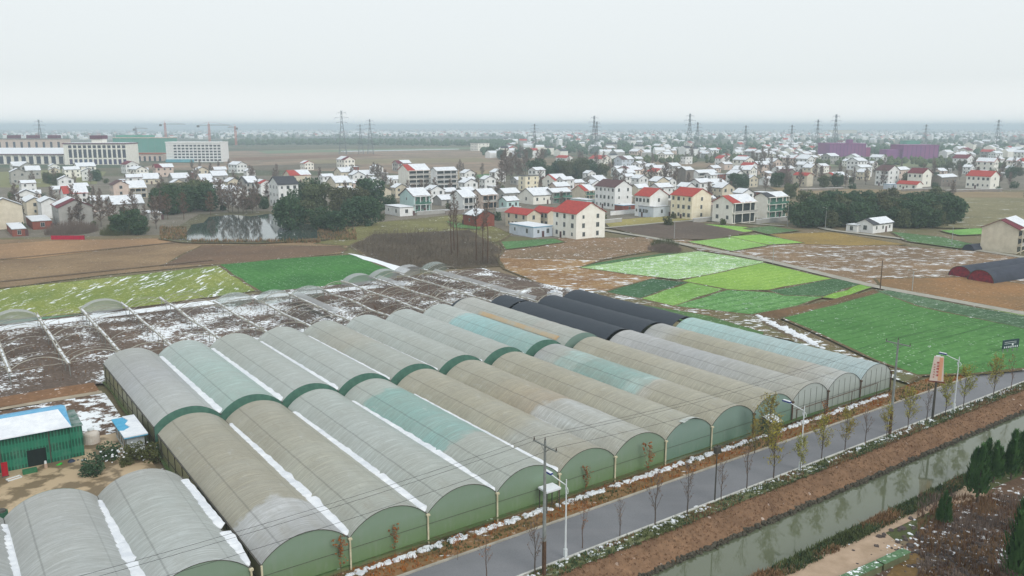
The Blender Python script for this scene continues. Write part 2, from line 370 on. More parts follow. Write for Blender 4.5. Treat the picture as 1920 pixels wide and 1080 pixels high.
field([(1425, 606), (1450, 600), (1520, 640), (1540, 655), (1490, 640)], fm('snow_heap_ground', S(120, 104, 84), S(104, 92, 76), .22, .7), 'snow_patch')
field([(1140, 428), (1290, 417), (1442, 430), (1335, 450), (1238, 450)], fm('ploughed', S(112, 98, 88), S(98, 86, 78), .02, 1.0, rows=(2.2, S(92, 80, 72), .5)))
field([(1128, 416), (1245, 406), (1300, 413), (1142, 427)], fm('yellow_meadow', S(172, 160, 100), S(146, 138, 84), .12, 1.0))
field([(1318, 421), (1400, 427), (1425, 434), (1395, 437)], fm('lime_a', S(138, 184, 78), S(118, 164, 66), .04, 1.0))
field([(1288, 455), (1375, 446), (1442, 462), (1372, 473)], fm('lime_b', S(142, 182, 92), S(120, 164, 76), .20, 1.4))
field([(1365, 445), (1425, 441), (1508, 457), (1440, 461)], fm('lime_c', S(140, 186, 78), S(116, 164, 66), .08, 1.4))
field([(1395, 430), (1445, 425), (1500, 434), (1440, 441)], fm('green_d', S(92, 124, 76), S(80, 108, 66), .14, 1.4))
field([(1670, 436), (1765, 446), (1838, 462), (1800, 468), (1700, 454)], fm('green_e', S(86, 122, 72), S(74, 106, 62), .20, 1.2))
field([(1762, 434), (1842, 429), (1842, 441), (1800, 443)], fm('lime_f', S(120, 170, 82), S(98, 150, 70), .08, 1.2))
field([(1770, 372), (1940, 366), (1960, 415), (1840, 430), (1740, 428), (1802, 400)], fm('olive_snow', S(146, 138, 106), S(126, 120, 90), .18, .4, (.4, 2, 1), rot=.4))
field([(1440, 352), (1620, 356), (1920, 362), (1920, 372), (1800, 372), (1480, 368)], fm('tan_strip', S(158, 138, 108), S(138, 122, 96), .05, .3))
field([(938, 455), (1040, 449), (1060, 456), (1010, 463), (948, 470)], fm('veg_patch', S(84, 126, 70), S(66, 106, 58), .15, 1.2, rows=(2.5, S(120, 156, 110), .6)))
field([(836, 416), (905, 425), (900, 432), (850, 428)], fm('veg_patch_b', S(92, 132, 72), S(76, 112, 62), .1, 1.2))
BUND = False
field([(1150, 566), (1230, 579), (1330, 596), (1432, 627), (1424, 641), (1280, 606)], fm('green_strip', S(84, 118, 66), S(72, 100, 58), .06, 1.2))
# ruined greenhouse floor and the yard
field([(-40, 72), (94, 62), (94, 122), (-44, 122)], fm('ruin_floor', S(120, 104, 92), S(96, 84, 76), .36, 1.7, patchy=.52), 'ruin_floor', loc=True)
field([(6, 73), (38, 73), (36, 90), (44, 118), (14, 118), (2, 96)], fm('ruin_floor_snow', S(122, 106, 96), S(100, 90, 84), .47, 1.6, patchy=.5), 'ruin_floor', loc=True)
field([(-60, 119), (30, 121), (60, 116), (60, 112), (30, 117), (-60, 114)], fm('snow_strip_floor', S(226, 230, 234), S(190, 190, 190), .7, .6), 'snow_strip', loc=True)
field([(-60, 65.5), (-9.2, 65.5), (-9.2, 70.5), (-60, 70.5)], fm('orange_dirt', S(152, 114, 82), S(128, 98, 74), .16, .8), 'dirt_track', loc=True)
field([(-60, 64.0), (-9.0, 64.2), (-9.0, 65.6), (-60, 65.4)], plain('pale_track', S(176, 164, 144), S(150, 138, 120), .5), 'track', loc=True)
field([(-60, 48), (-8.8, 44), (-8.8, 64), (-60, 64)], fm('snowy_yard', S(122, 98, 80), S(100, 82, 70), .52, .55), 'yard', loc=True)
def yard_mat():
    m = N('damp_yard'); co = m.coord('WORLD', TH)
    f = m.rmp(m.noise(co, .35, 4, .6), [(.46, 0.), (.54, 1.)])
    return m.fin(m.mix(f, S(186, 164, 134), S(122, 106, 82)), .6, .3, m.noise(co, 2, 3), .3, .04)
field([(-60, 20), (-8.8, 20), (-8.8, 46), (-60, 49)], yard_mat(), 'yard', loc=True)
field([(-8.2, -.3), (85.5, -.3), (85.5, 70), (-8.2, 70)], fm('crop_beds', S(70, 104, 62), S(92, 98, 62), .0, rows=(1.6, S(100, 84, 66), .7), rot=ROW), 'crop_beds', loc=True)
# roads
def strip(name, a0, a1, b0, b1, z, mat, z2=None):
    mb = MB(); n = 60
    for i in range(n):
        x0, x1 = a0 + (a1 - a0) * i / n, a0 + (a1 - a0) * (i + 1) / n
        if z2 is None: mb.face((W(x0, b0, z), W(x1, b0, z), W(x1, b1, z), W(x0, b1, z)))
    if z2 is not None:
        n = 60
        for i in range(n):
            x0, x1 = a0 + (a1 - a0) * i / n, a0 + (a1 - a0) * (i + 1) / n
            q = [W(x0, b0, z), W(x1, b0, z), W(x1, b1, z), W(x0, b1, z)]; t = [W(x0, b0, z2), W(x1, b0, z2), W(x1, b1, z2), W(x0, b1, z2)]
            mb.face(t); mb.face((q[0], q[1], t[1], t[0])); mb.face((q[2], q[3], t[3], t[2]))
            if i == 0: mb.face((q[3], q[0], t[0], t[3]))
            if i == n - 1: mb.face((q[1], q[2], t[2], t[1]))
    return setting(mb, name, mat)
def asphalt():
    m = N('asphalt'); co = m.coord('WORLD', TH)
    c = m.mix(m.rmp(m.noise(co, .12, 5, .6), [(.35, 0.), (.65, 1.)]), S(128, 129, 133), S(116, 117, 121))
    c = m.mix(m.math('MULTIPLY', m.rmp(m.noise(co, 8, 3), [(.3, 0.), (.7, 1.)]), .25), c, S(76, 76, 82))
    st = m.rmp(m.noise(m.coord('WORLD', TH, (.03, .5, 1)), 1, 3), [(.45, 0.), (.75, .3)])
    return m.fin(m.mix(st, c, S(132, 131, 134)), .75, .3)
strip('verge', -60, 320, -3.5, -.2, .05, fm('verge_soil', S(150, 116, 84), S(128, 104, 70), .15, .9, (.5, 1.4, 1), rot=TH, big=.2))
strip('road', -80, 600, -9.5, -3.6, .03, asphalt())
strip('kerb', -80, 600, -3.75, -3.5, -.02, M['concrete'], .15)
strip('kerb', -80, 600, -9.72, -9.48, -.02, plain('pale_kerb', S(205, 205, 200), S(170, 170, 165), .5), .15)
strip('verge', -60, 320, -11.3, -9.72, .06, fm('verge_grass', S(104, 108, 70), S(88, 92, 60), .28, 1.2, (.7, 1.2, 1)))
WT = N('canal_water_surface'); WT.fin(S(98, 104, 84), .04, .5, WT.noise(WT.coord('WORLD', TH, (1, 2.2, 1)), 1.1, 3), .05, .02)
PW = N('pond_water_surface'); PW.fin(S(72, 82, 78), .05, .6, PW.noise(PW.coord('WORLD'), .7, 3), .06, .03)
strip('canal_water', -80, 600, -20.35, -13.8, -1.62, WT.m)
def path_pix(pts, wd, mat, z, name='path'):
    mb = MB(); q = [P(*p) for p in pts]
    for i in range(len(q) - 1):
        a, b = q[i], q[i + 1]; n = Vector((-(b - a).y, (b - a).x, 0)).normalized() * wd / 2
        mb.face([Vector((*(p_.xy), z + i * .003)) for p_ in (a - n, b - n, b + n, a + n)])
    setting(mb, name, mat)
LANE = plain('lane_concrete', S(172, 168, 156), S(150, 146, 136), .4)
path_pix([(1290, 461), (1442, 491), (1640, 539), (1960, 598)], 3.2, LANE, .33)
path_pix([(1500, 418), (1560, 433), (1700, 450), (1905, 482), (1960, 492)], 3.4, LANE, .335)
path_pix([(1128, 432), (1215, 446), (1290, 461)], 3.0, LANE, .34)
path_pix([(1130, 429), (1250, 418), (1310, 414), (1470, 425)], 2.2, LANE, .345)
path_pix([(1780, 385), (1960, 396)], 2.2, LANE, .35)
for p_, q_ in (((0, 488), (330, 456)), ((0, 530), (400, 489))): path_pix([p_, q_], .9, plain('ditch_soil', S(104, 88, 70)), .36, 'ditch')
# pond
pond = [(322, 452), (330, 440), (352, 436), (358, 424), (382, 420), (392, 409), (436, 405), (470, 408), (505, 403), (548, 409), (556, 420), (590, 424), (596, 436), (634, 442), (628, 448), (588, 449), (540, 454), (470, 456), (380, 455)]
field(pond, PW.m, 'pond_water', z=.55)
field([(296, 450), (325, 432), (372, 404), (430, 399), (540, 397), (600, 412), (655, 438), (610, 453), (480, 459), (340, 457)], fm('pond_shore', S(112, 108, 82), S(96, 92, 72), .16, .8), 'pond_shore', z=.45)
# south bank
field([(-30, -21.5), (25, -21.5), (130, -21.5), (130, -25.5), (-30, -25.5)], fm('south_grass', S(96, 96, 60), S(74, 82, 50), .08, 1.2), 'verge', loc=True, z=.03)
field([P(1300, 1100)[:2] and Lc(P(1380, 1100)), Lc(P(1600, 1015)), Lc(P(1700, 965)), Lc(P(1820, 905)), Lc(P(1850, 930)), Lc(P(1745, 960)), Lc(P(1660, 1000)), Lc(P(1705, 1035)), Lc(P(1560, 1110))], plain('beige_track', S(186, 162, 140), S(160, 138, 116), .35), 'path', loc=True, z=.06)
field([Lc(P(1700, 1020)), Lc(P(1760, 960)), Lc(P(1840, 925)), Lc(P(2000, 860)), Lc(P(2100, 1150)), Lc(P(1560, 1130))], fm('rubble_soil', S(118, 94, 76), S(96, 78, 64), .26, 1.2, big=.15), 'rubble_ground', loc=True, z=.04)
field([Lc(P(1690, 1045)), Lc(P(1745, 1030)), Lc(P(1850, 1075)), Lc(P(1840, 1120)), Lc(P(1640, 1110))], fm('ochre_grass', S(132, 106, 68), S(112, 92, 60), 0, 1.6, big=.3), 'grass_mound', loc=True, z=.07)
# ================================================================== GREENHOUSES
BW = 7.75
def film_mat(name, stops, L, dirt=.5, black=False, trans=.10):
    if not black: stops = [(p_, tuple(min(.84, x * 1.24) for x in c_)) for p_, c_ in stops]
    m = N(name); co = m.coord('OBJECT')
    sx = m.n('ShaderNodeSeparateXYZ'); m.l(co, sx.inputs[0])
    wob = m.math('MULTIPLY', m.math('SUBTRACT', m.noise(m.coord('OBJECT', 0, (.5, .5, 1)), .6, 4), .5), 5.0 / L)
    fac = m.math('ADD', m.math('MULTIPLY', sx.outputs['Y'], 1 / L), wob)
    col = m.rmp(fac, stops) if len(stops) > 1 else m.rmp(fac, [(0, stops[0][1]), (1, stops[0][1])])
    if not black:
        big = m.rmp(m.noise(m.coord('OBJECT', 0, (.5, .09, .5)), 1.0, 5, .6), [(.35, 0.), (.68, 1.)])
        col = m.mix(m.math('MULTIPLY', big, dirt), col, S(158, 150, 132))
        stk = m.rmp(m.noise(m.coord('OBJECT', 0, (.35, 2.6, .35)), 1.0, 5, .7), [(.42, 0.), (.75, 1.)])
        col = m.mix(m.math('MULTIPLY', stk, .32), col, S(140, 140, 130))
        sp = m.rmp(m.noise(m.coord('OBJECT', .5, (1.2, .5, 1)), .7, 6, .75), [(.60, 0.), (.66, 1.)])
        col = m.mix(m.math('MULTIPLY', sp, .34), col, S(206, 208, 206))
        sp2 = m.rmp(m.noise(m.coord('OBJECT', -.4, (.9, .35, 1)), .5, 7, .8), [(.56, 0.), (.72, 1.)])
        col = m.mix(m.math('MULTIPLY', sp2, .5 * dirt + .08), col, S(136, 124, 100))
        pn = m.math('FLOOR', m.math('MULTIPLY', sx.outputs['Y'], 1 / 3.1)); wn = m.n('ShaderNodeTexWhiteNoise', noise_dimensions='1D'); m.l(m.math('ADD', pn, float(len(_mc)) + L), wn.inputs['W'])
        col = m.mix(m.math('MULTIPLY', wn.outputs['Value'], .16), col, S(206, 208, 202))
        wr = m.rmp(m.noise(m.coord('OBJECT', .12, (.25, 5.0, .25)), 1.0, 6, .75), [(.40, 0.), (.50, .42), (.60, 0.)])
        col = m.mix(wr, col, S(112, 112, 104))
        # hoops and purlins that show through the film
        hoop = m.math('FRACT', m.math('MULTIPLY', sx.outputs['Y'], 1 / 1.55))
        hl = m.rmp(hoop, [(0, 1.), (.05, 0.)]);
        col = m.mix(m.math('MULTIPLY', hl, .26), col, S(90, 92, 84))
        for x_, s_ in ((-2.2, .32), (2.35, .2)):
            d = m.math('ABSOLUTE', m.math('ADD', sx.outputs['X'], -x_))
            col = m.mix(m.rmp(d, [(.035, s_), (.1, 0.)]), col, S(70, 72, 66))
    nb = m.noise(m.coord('OBJECT', .35, (.8, 2.4, .8)), 1.4, 6, .7)
    m.fin(col, .62 if black else .42, .12 if black else .35, nb, .8, .14)
    m.p.inputs['Transmission Weight'].default_value = 0
    if not black:
        tr = m.n('ShaderNodeBsdfTransparent'); ms = m.n('ShaderNodeMixShader'); ms.inputs[0].default_value = trans
        m.l(m.p.outputs[0], ms.inputs[1]); m.l(tr.outputs[0], ms.inputs[2]); m.l(ms.outputs[0], m.out.inputs[0])
    return m.m
def end_mat(name, c1, c2, trans=.28):
    m = N(name); co = m.coord('OBJECT')
    sx = m.n('ShaderNodeSeparateXYZ'); m.l(co, sx.inputs[0])
    col = m.rmp(m.math('ADD', m.math('MULTIPLY', sx.outputs['Z'], .2), m.math('MULTIPLY', m.noise(co, .8, 4), .25)), [(.06, S(150, 128, 92)), (.2, c1), (.8, c2)])
    col = m.mix(m.rmp(m.noise(m.coord('OBJECT', 0, (1.5, 1, .4)), 1.3, 5, .7), [(.5, 0.), (.75, .35)]), col, S(150, 160, 150))
    m.fin(col, .35, .4, m.noise(co, 1.2, 3), .3, .05)
    tr = m.n('ShaderNodeBsdfTransparent'); ms = m.n('ShaderNodeMixShader'); ms.inputs[0].default_value = trans
    m.l(m.p.outputs[0], ms.inputs[1]); m.l(tr.outputs[0], ms.inputs[2]); m.l(ms.outputs[0], m.out.inputs[0])
    return m.m
EVE, RISE = 2.95, 1.75
def arcx(t):                                        # t -1..1 across the bay -> x, z over the eave
    h = BW / 2; r = (h * h + RISE * RISE) / (2 * RISE); a = math.asin(h / r)
    return r * math.sin(a * t), r * math.cos(a * t) - (r - RISE)
E_GREEN = end_mat('end_film_green', S(112, 138, 92), S(136, 158, 138), .16)
E_TEAL = end_mat('end_film_teal', S(104, 134, 114), S(134, 158, 148), .14)
E_GREY = end_mat('end_film_grey', S(146, 156, 146), S(184, 192, 188), .14)
E_DARK = plain('gable_netting_green', S(92, 132, 116), S(76, 112, 100), .8, .7)
SIDE_F = end_mat('side_film_olive', S(130, 130, 94), S(156, 154, 124), .16)
def bay_roof(L, seed, amp=.05):
    r = random.Random(seed); mb = MB(); NX, NY = 16, max(8, int(L / 1.55))
    V = []
    for j in range(NY + 1):
        y = L * j / NY
        for i in range(NX + 1):
            t = -1 + 2 * i / NX; x, z = arcx(t)
            sag = (-.05 if j % 2 else 0) * (1 - abs(t) ** 3) + mnoise.noise(Vector((x * .35, y * .22, seed * 3.1))) * amp * (1 - t * t)
            V.append((x, y, EVE + z + sag))
    mb.v = V
    for j in range(NY):
        for i in range(NX):
            q = j * (NX + 1) + i; mb.f.append((q, q + 1, q + NX + 2, q + NX + 1)); mb.k.append(0)
    return mb
def end_wall(mb, y, base=0.0, inset=.02):
    pts = [(-BW / 2 + .03, y, base)] + [(BW / 2 - .03, y, base)]
    for i in range(14, -1, -1):
        t = -1 + 2 * i / 14; x, z = arcx(t * .995); pts.append((x, y, EVE + z - inset))
    mb.face(pts)
def snow_gutter(L, segs, seed):
    """segs: list of (y0, y1, half width at y0, half width at y1, jagged)"""
    mb = MB(); r = random.Random(seed)
    for y0, y1, w0, w1, jag in segs:
        w0, w1 = w0 * 1.75, w1 * 1.75
        n = max(2, int((y1 - y0) / .35)); rows = []
        for j in range(n + 1):
            w0_ = 0; t = j / n; y = y0 + (y1 - y0) * t; ww = (w0 + (w1 - w0) * t) * (1 + .35 * mnoise.noise(Vector((y * .9, seed, 0)))) + (r.uniform(-.16, .22) if jag else 0)
            ww2 = (w0 + (w1 - w0) * t) * (1 + .3 * mnoise.noise(Vector((y * .7, seed + 9, 0))))
            ww, ww2 = max(.02, ww), max(.02, ww2)
            if j in (0, n): ww = ww2 = .02
            zz = lambda q: EVE + .62 * q + .05
            rows.append([(BW / 2 - ww, y, zz(ww) + .01), (BW / 2 - ww * .5, y, zz(ww) + .07), (BW / 2 + ww2 * .5, y, zz(ww2) + .07), (BW / 2 + ww2, y, zz(ww2) + .01)])
        for j in range(n):
            for i in range(3): mb.face((rows[j][i], rows[j][i + 1], rows[j + 1][i + 1], rows[j + 1][i]))
    return mb
def greenhouse(i, b0, b1, stops, label, cat='greenhouse', group='film greenhouse bays', endm=None, rearm=None, snow=(), black=False, side=None,
               post=None, dirt=.5, front=True, a_off=0.0, rightside=False, amp=.05, trans=.10, frame=True):
    a = i * BW - BW / 2 + a_off; L = b1 - b0
    root = thing('shade_tunnel' if black else 'greenhouse', label, cat, W(a, b0, (.3 if b0 > 30 and not black else 0)), TH, group)
    part(bay_roof(L, i * 7 + int(b0), amp), 'shade_net' if black else 'roof_film', film_mat('film', stops, L, dirt, black, trans), root, True)
    if front:
        mb = MB(); end_wall(mb, .04); part(mb, 'end_wall', endm or (E_DARK if b0 > 30 else E_GREEN), root)
    if front and b0 < 30:
        mb = MB()
        for i_ in range(14):
            (x0, z0), (x1, z1) = arcx(-1 + i_ / 7), arcx(-1 + (i_ + 1) / 7)
            mb.tube((x0, -.02, EVE + z0), (x1, -.02, EVE + z1), .03, n=4, cap=False)
        mb.tube((-BW / 2, -.03, 1.95), (BW / 2, -.03, 1.95), .018, n=4)
        if endm is not None and endm.name.startswith('end_film_grey'):
            for x in (-2.6, -1.3, 0, 1.3, 2.6): mb.tube((x, -.02, 0), (x, -.02, EVE + 1.1), .018, n=4)
        part(mb, 'end_frame', M['dark_steel'] if not black else M['grey_steel'], root)
    mb = MB(); end_wall(mb, L - .04); part(mb, 'end_wall', rearm or E_DARK, root)
    if side:
        mb = MB(); mb.face(((-BW / 2, 0, -.4), (-BW / 2, L, -.4), (-BW / 2, L, EVE), (-BW / 2, 0, EVE))); part(mb, 'side_wall', SIDE_F, root)
        mb = MB()
        for k in range(int(L / 3.1) + 1): mb.box(-BW / 2 - .07, k * 3.1 - .04, -.4, -BW / 2 + .03, k * 3.1 + .04, EVE)
        mb.box(-BW / 2 - .06, 0, 1.2, -BW / 2 + .02, L, 1.26)
        part(mb, 'side_frame', M['dark_steel'], root)
    if rightside:
        mb = MB(); mb.face(((BW / 2, 0, 0), (BW / 2, L, 0), (BW / 2, L, EVE), (BW / 2, 0, EVE))); part(mb, 'side_wall', E_GREY, root)
    mb = MB(); mb.box(BW / 2 - .14, 0, EVE - .06, BW / 2 + .14, L, EVE + .03); 
    if side: mb.box(-BW / 2 - .12, 0, EVE - .06, -BW / 2 + .1, L, EVE + .03)
    part(mb, 'gutter', M['dark_steel'] if not black else M['grey_steel'], root)
    if snow: part(snow_gutter(L, snow, i * 3 + int(b0) % 5), 'gutter_snow', M['snow'], root, True)
    if post:
        mb = MB(); mb.tube((BW / 2, -.12, 0), (BW / 2, -.12, EVE), .09, n=8); mb.box(BW / 2 - .16, -.28, EVE - .1, BW / 2 + .16, .0, EVE + .06)
        if i == 0: mb.tube((-BW / 2, -.12, 0), (-BW / 2, -.12, EVE), .09, n=8)
        part(mb, 'post', M['cream_post'] if post == 1 else M['bark_brown'], root)
    return root
G1, G2, GB = S(172, 178, 172), S(180, 188, 186), S(166, 160, 142)
BE, TE, LT, OR, WH, LV = S(172, 166, 146), S(136, 176, 172), S(168, 196, 192), S(176, 150, 112), S(196, 200, 200), S(172, 174, 178)
FL = 35.6
greenhouse(0, 0, FL, [(0, LV), (.17, S(200, 202, 206)), (.205, S(196, 198, 202)), (.22, S(166, 160, 142)), (.6, GB), (1, GB)], 'beige front bay with a crumpled pale sheet at its mouth, beside the olive side wall', snow=[(0.4, 9, .22, .36, 0), (9, 34, .34, .14, 1)], side=1, post=1, dirt=.45)
greenhouse(1, 0, FL, [(0, G1), (.35, S(176, 176, 162)), (1, GB)], 'dusty beige greenhouse bay second from the olive side wall in the front row', snow=[(.4, 10, .26, .3, 1), (10, 33.5, .3, .16, 1)], post=1)
greenhouse(2, 0, FL, [(0, G1), (.5, G2), (1, S(178, 186, 182))], 'pale grey green front bay left of the one with the big teal patch', snow=[(.3, 12, .14, .34, 1), (12, 33, .3, .12, 1)], post=1, dirt=.25)
greenhouse(3, 0, FL, [(0, G1), (.31, G1), (.335, TE), (.84, S(138, 178, 172)), (.86, S(176, 186, 180)), (1, G1)], 'front bay with a ribbed teal patch over the rear half of its roof', snow=[(.2, 8, .22, .18, 0), (8, 31, .17, .12, 1)], post=1, dirt=.2)
greenhouse(4, 0, FL, [(0, GB), (.25, S(176, 178, 172)), (.34, BE), (1, BE)], 'beige front bay beside the power pole with snow only near its mouth', snow=[(10, 15, .1, .1, 1)], post=1)
greenhouse(5, 0, FL, [(0, S(180, 180, 170)), (.3, WH), (.41, S(190, 190, 188)), (.435, S(170, 152, 128)), (.6, S(178, 166, 142)), (.75, BE), (1, BE)], 'stained beige front bay with a white crumpled sheet and rust streaks', snow=[(14, 34, .05, .05, 1)], post=1, amp=.12, dirt=.6)
greenhouse(6, 0, FL, [(0, S(176, 174, 158)), (.5, BE), (1, BE)], 'plain beige front bay with a torn film corner at its gable', post=1, endm=E_TEAL)
greenhouse(7, 0, FL, [(0, BE), (.32, BE), (.36, S(186, 182, 172)), (.385, LT), (.43, LT), (.45, TE), (.72, TE), (.735, LT), (.84, LT), (.87, G1), (1, LV)], 'front bay patched with a long teal sheet in the middle of its roof', snow=[(4, 30, .05, .05, 1)], post=2, endm=E_TEAL)
greenhouse(8, 0, FL, [(0, BE), (.5, S(178, 172, 154)), (1, BE)], 'plain beige front bay between the teal patched bay and the grey one', snow=[(8, 16, .05, .05, 1)], post=2, endm=E_TEAL)
greenhouse(9, 0, FL, [(0, S(174, 172, 162)), (.5, LV), (1, S(184, 184, 186))], 'lavender grey front bay in front of the nearest black tunnel', post=2, endm=E_GREY, dirt=.25)
greenhouse(10, 0, FL, [(0, WH), (.18, S(176, 170, 160)), (.25, BE), (.8, BE), (.9, S(182, 182, 180)), (1, LV)], 'brownish front bay next to the last pale blue bay', post=2, endm=E_GREY)
greenhouse(11, 0, FL, [(0, S(172, 192, 196)), (.5, S(170, 196, 198)), (1, S(166, 204, 202))], 'pale blue greenhouse bay, last of the front row beside the wheat field', post=2, endm=E_GREY, dirt=.12, rightside=True)
RB, RE = 37.45, 70.0
greenhouse(0, RB, RE, [(0, S(186, 190, 190)), (.6, LV), (1, S(168, 170, 168))], 'pale grey rear greenhouse bay with a broad snow band, beside the snowy yard', endm=E_DARK, snow=[(.3, 31, .32, .18, 0)], side=1, dirt=.2)
greenhouse(1, RB, RE, [(0, S(160, 186, 180)), (.6, S(170, 192, 188)), (1, S(178, 192, 190))], 'pale teal rear greenhouse bay second from the snowy yard', snow=[(.3, 31, .3, .18, 0)], dirt=.15)
greenhouse(2, RB, RE, [(0, G2), (1, G1)], 'smooth grey rear bay just right of the pale teal one', snow=[(.3, 31, .24, .14, 0)], dirt=.2)
greenhouse(3, RB, RE, [(0, G2), (1, S(178, 184, 180))], 'smooth grey rear bay behind the front bay with the ribbed teal patch', snow=[(.3, 30, .17, .12, 0)], dirt=.25)
greenhouse(4, RB, RE, [(0, G1), (.4, G1), (.55, S(176, 174, 162)), (1, G1)], 'grey rear bay with a brownish tear across the middle of its roof', snow=[(.3, 28, .15, .1, 0)], dirt=.4)
greenhouse(5, RB, RE, [(0, G1), (1, S(182, 190, 188))], 'grey rear bay behind the rust streaked front bay', snow=[(.3, 27, .13, .09, 0)], dirt=.3)
greenhouse(6, RB, RE, [(0, G1), (.8, G2), (1, G2)], 'grey rear bay bordering the long teal rear roof', snow=[(.3, 24, .11, .08, 0)], dirt=.25)
greenhouse(7, RB, RE, [(0, TE), (.3, S(142, 184, 184)), (.70, S(158, 202, 204)), (.725, S(190, 196, 192)), (1, G2)], 'rear bay with a long bright teal roof', dirt=.1)
g8 = greenhouse(8, RB, RE + 2, [(0, G1), (.3, S(180, 178, 172)), (.34, G1), (1, S(184, 184, 180))], 'grey rear bay with an orange stained edge, beside the black tunnels', dirt=.3, endm=E_TEAL)
mb = MB()
for k in range(18):
    for q in range(3):
        (x0, z0), (x1, z1) = arcx(-.86 + q * .07), arcx(-.79 + q * .07); ya, yb = 2.5 + k * 1.3, 2.5 + (k + 1) * 1.3
        mb.face(((x0, ya, EVE + z0 + .06), (x1, ya, EVE + z1 + .06), (x1, yb, EVE + z1 + .06), (x0, yb, EVE + z0 + .06)))
part(mb, 'orange_sheet', plain('orange_sheet', S(190, 160, 122), S(176, 172, 158), .25), g8)
BK = S(62, 68, 76)
for i, b1, lb in ((9, 64, 'black shade net tunnel hugging the grey rear greenhouse'), (10, 65.5, 'black shade net tunnel in the middle of the three behind the right bays'), (11, 67, 'outermost black shade net tunnel beside the snowy field margin')):
    greenhouse(i, RB - 1, b1, [(0, BK)], lb, 'shade tunnel', 'black shade tunnels', black=True, front=False, rearm=plain('black_net', BK, S(50, 54, 60)), amp=.1)
# short netted tunnel behind
greenhouse(8, RE + 2.4, RE + 3.2, [(0, BK)], 'short black net end hanging behind the orange stained rear bay', 'shade net', black=True, front=False)
greenhouse(9, 64.6, 71, [(0, BK)], 'short black net tunnel end beside the ruined frames', 'shade tunnel', 'black shade tunnels', black=True, front=False, rearm=plain('black_net', BK), amp=.1)
# three near tunnels on the left
NF = [S(182, 188, 188)]
greenhouse(-1, 0, 21.7, [(0, S(184, 190, 190)), (.6, S(178, 184, 182)), (1, S(168, 170, 168))], 'near grey greenhouse bay with ragged snow down its right edge', group='near grey greenhouse bays', a_off=-.85, snow=[(.3, 7.0, .12, .34, 1), (8.0, 20.5, .26, .2, 1)], dirt=.15, post=1, rearm=E_TEAL)
greenhouse(-2, -6, 21.7, [(0, S(182, 188, 188)), (1, S(172, 174, 174))], 'middle of the three near grey bays at the lower left', group='near grey greenhouse bays', a_off=-.85, snow=[(.3, 12, .3, .32, 1), (12, 26.5, .32, .1, 1)], dirt=.15, rearm=E_TEAL)
greenhouse(-3, -6, 21.6, [(0, S(178, 184, 184)), (1, S(166, 168, 168))], 'near grey bay cut by the left picture edge', group='near grey greenhouse bays', a_off=-.85, snow=[(.3, 26, .28, .12, 1)], dirt=.15, rearm=E_TEAL)
# the small black mouth of torn film on the seventh bay
mb = MB(); 
for k in range(8):
    t0, t1 = -.3 + k * .09, -.3 + (k + 1) * .09
    (x0, z0), (x1, z1) = arcx(t0), arcx(t1)
    q = math.sin((k + .5) / 8 * 3.14) * .5
    mb.face(((x0, .5, EVE + z0 + .03), (x1, .5, EVE + z1 + .03), (x1, -.4, EVE + z1 + .1 + q * .3), (x0, -.4, EVE + z0 + .1 + q * .3)))
o = part(mb, 'torn_film', plain('torn_film', S(200, 205, 200)), None); o.location = W(5.5 * BW, 0); o.rotation_euler = (0, 0, TH)
tag(o, 'loose curled flap of greenhouse film over the mouth of a beige bay', 'plastic film')

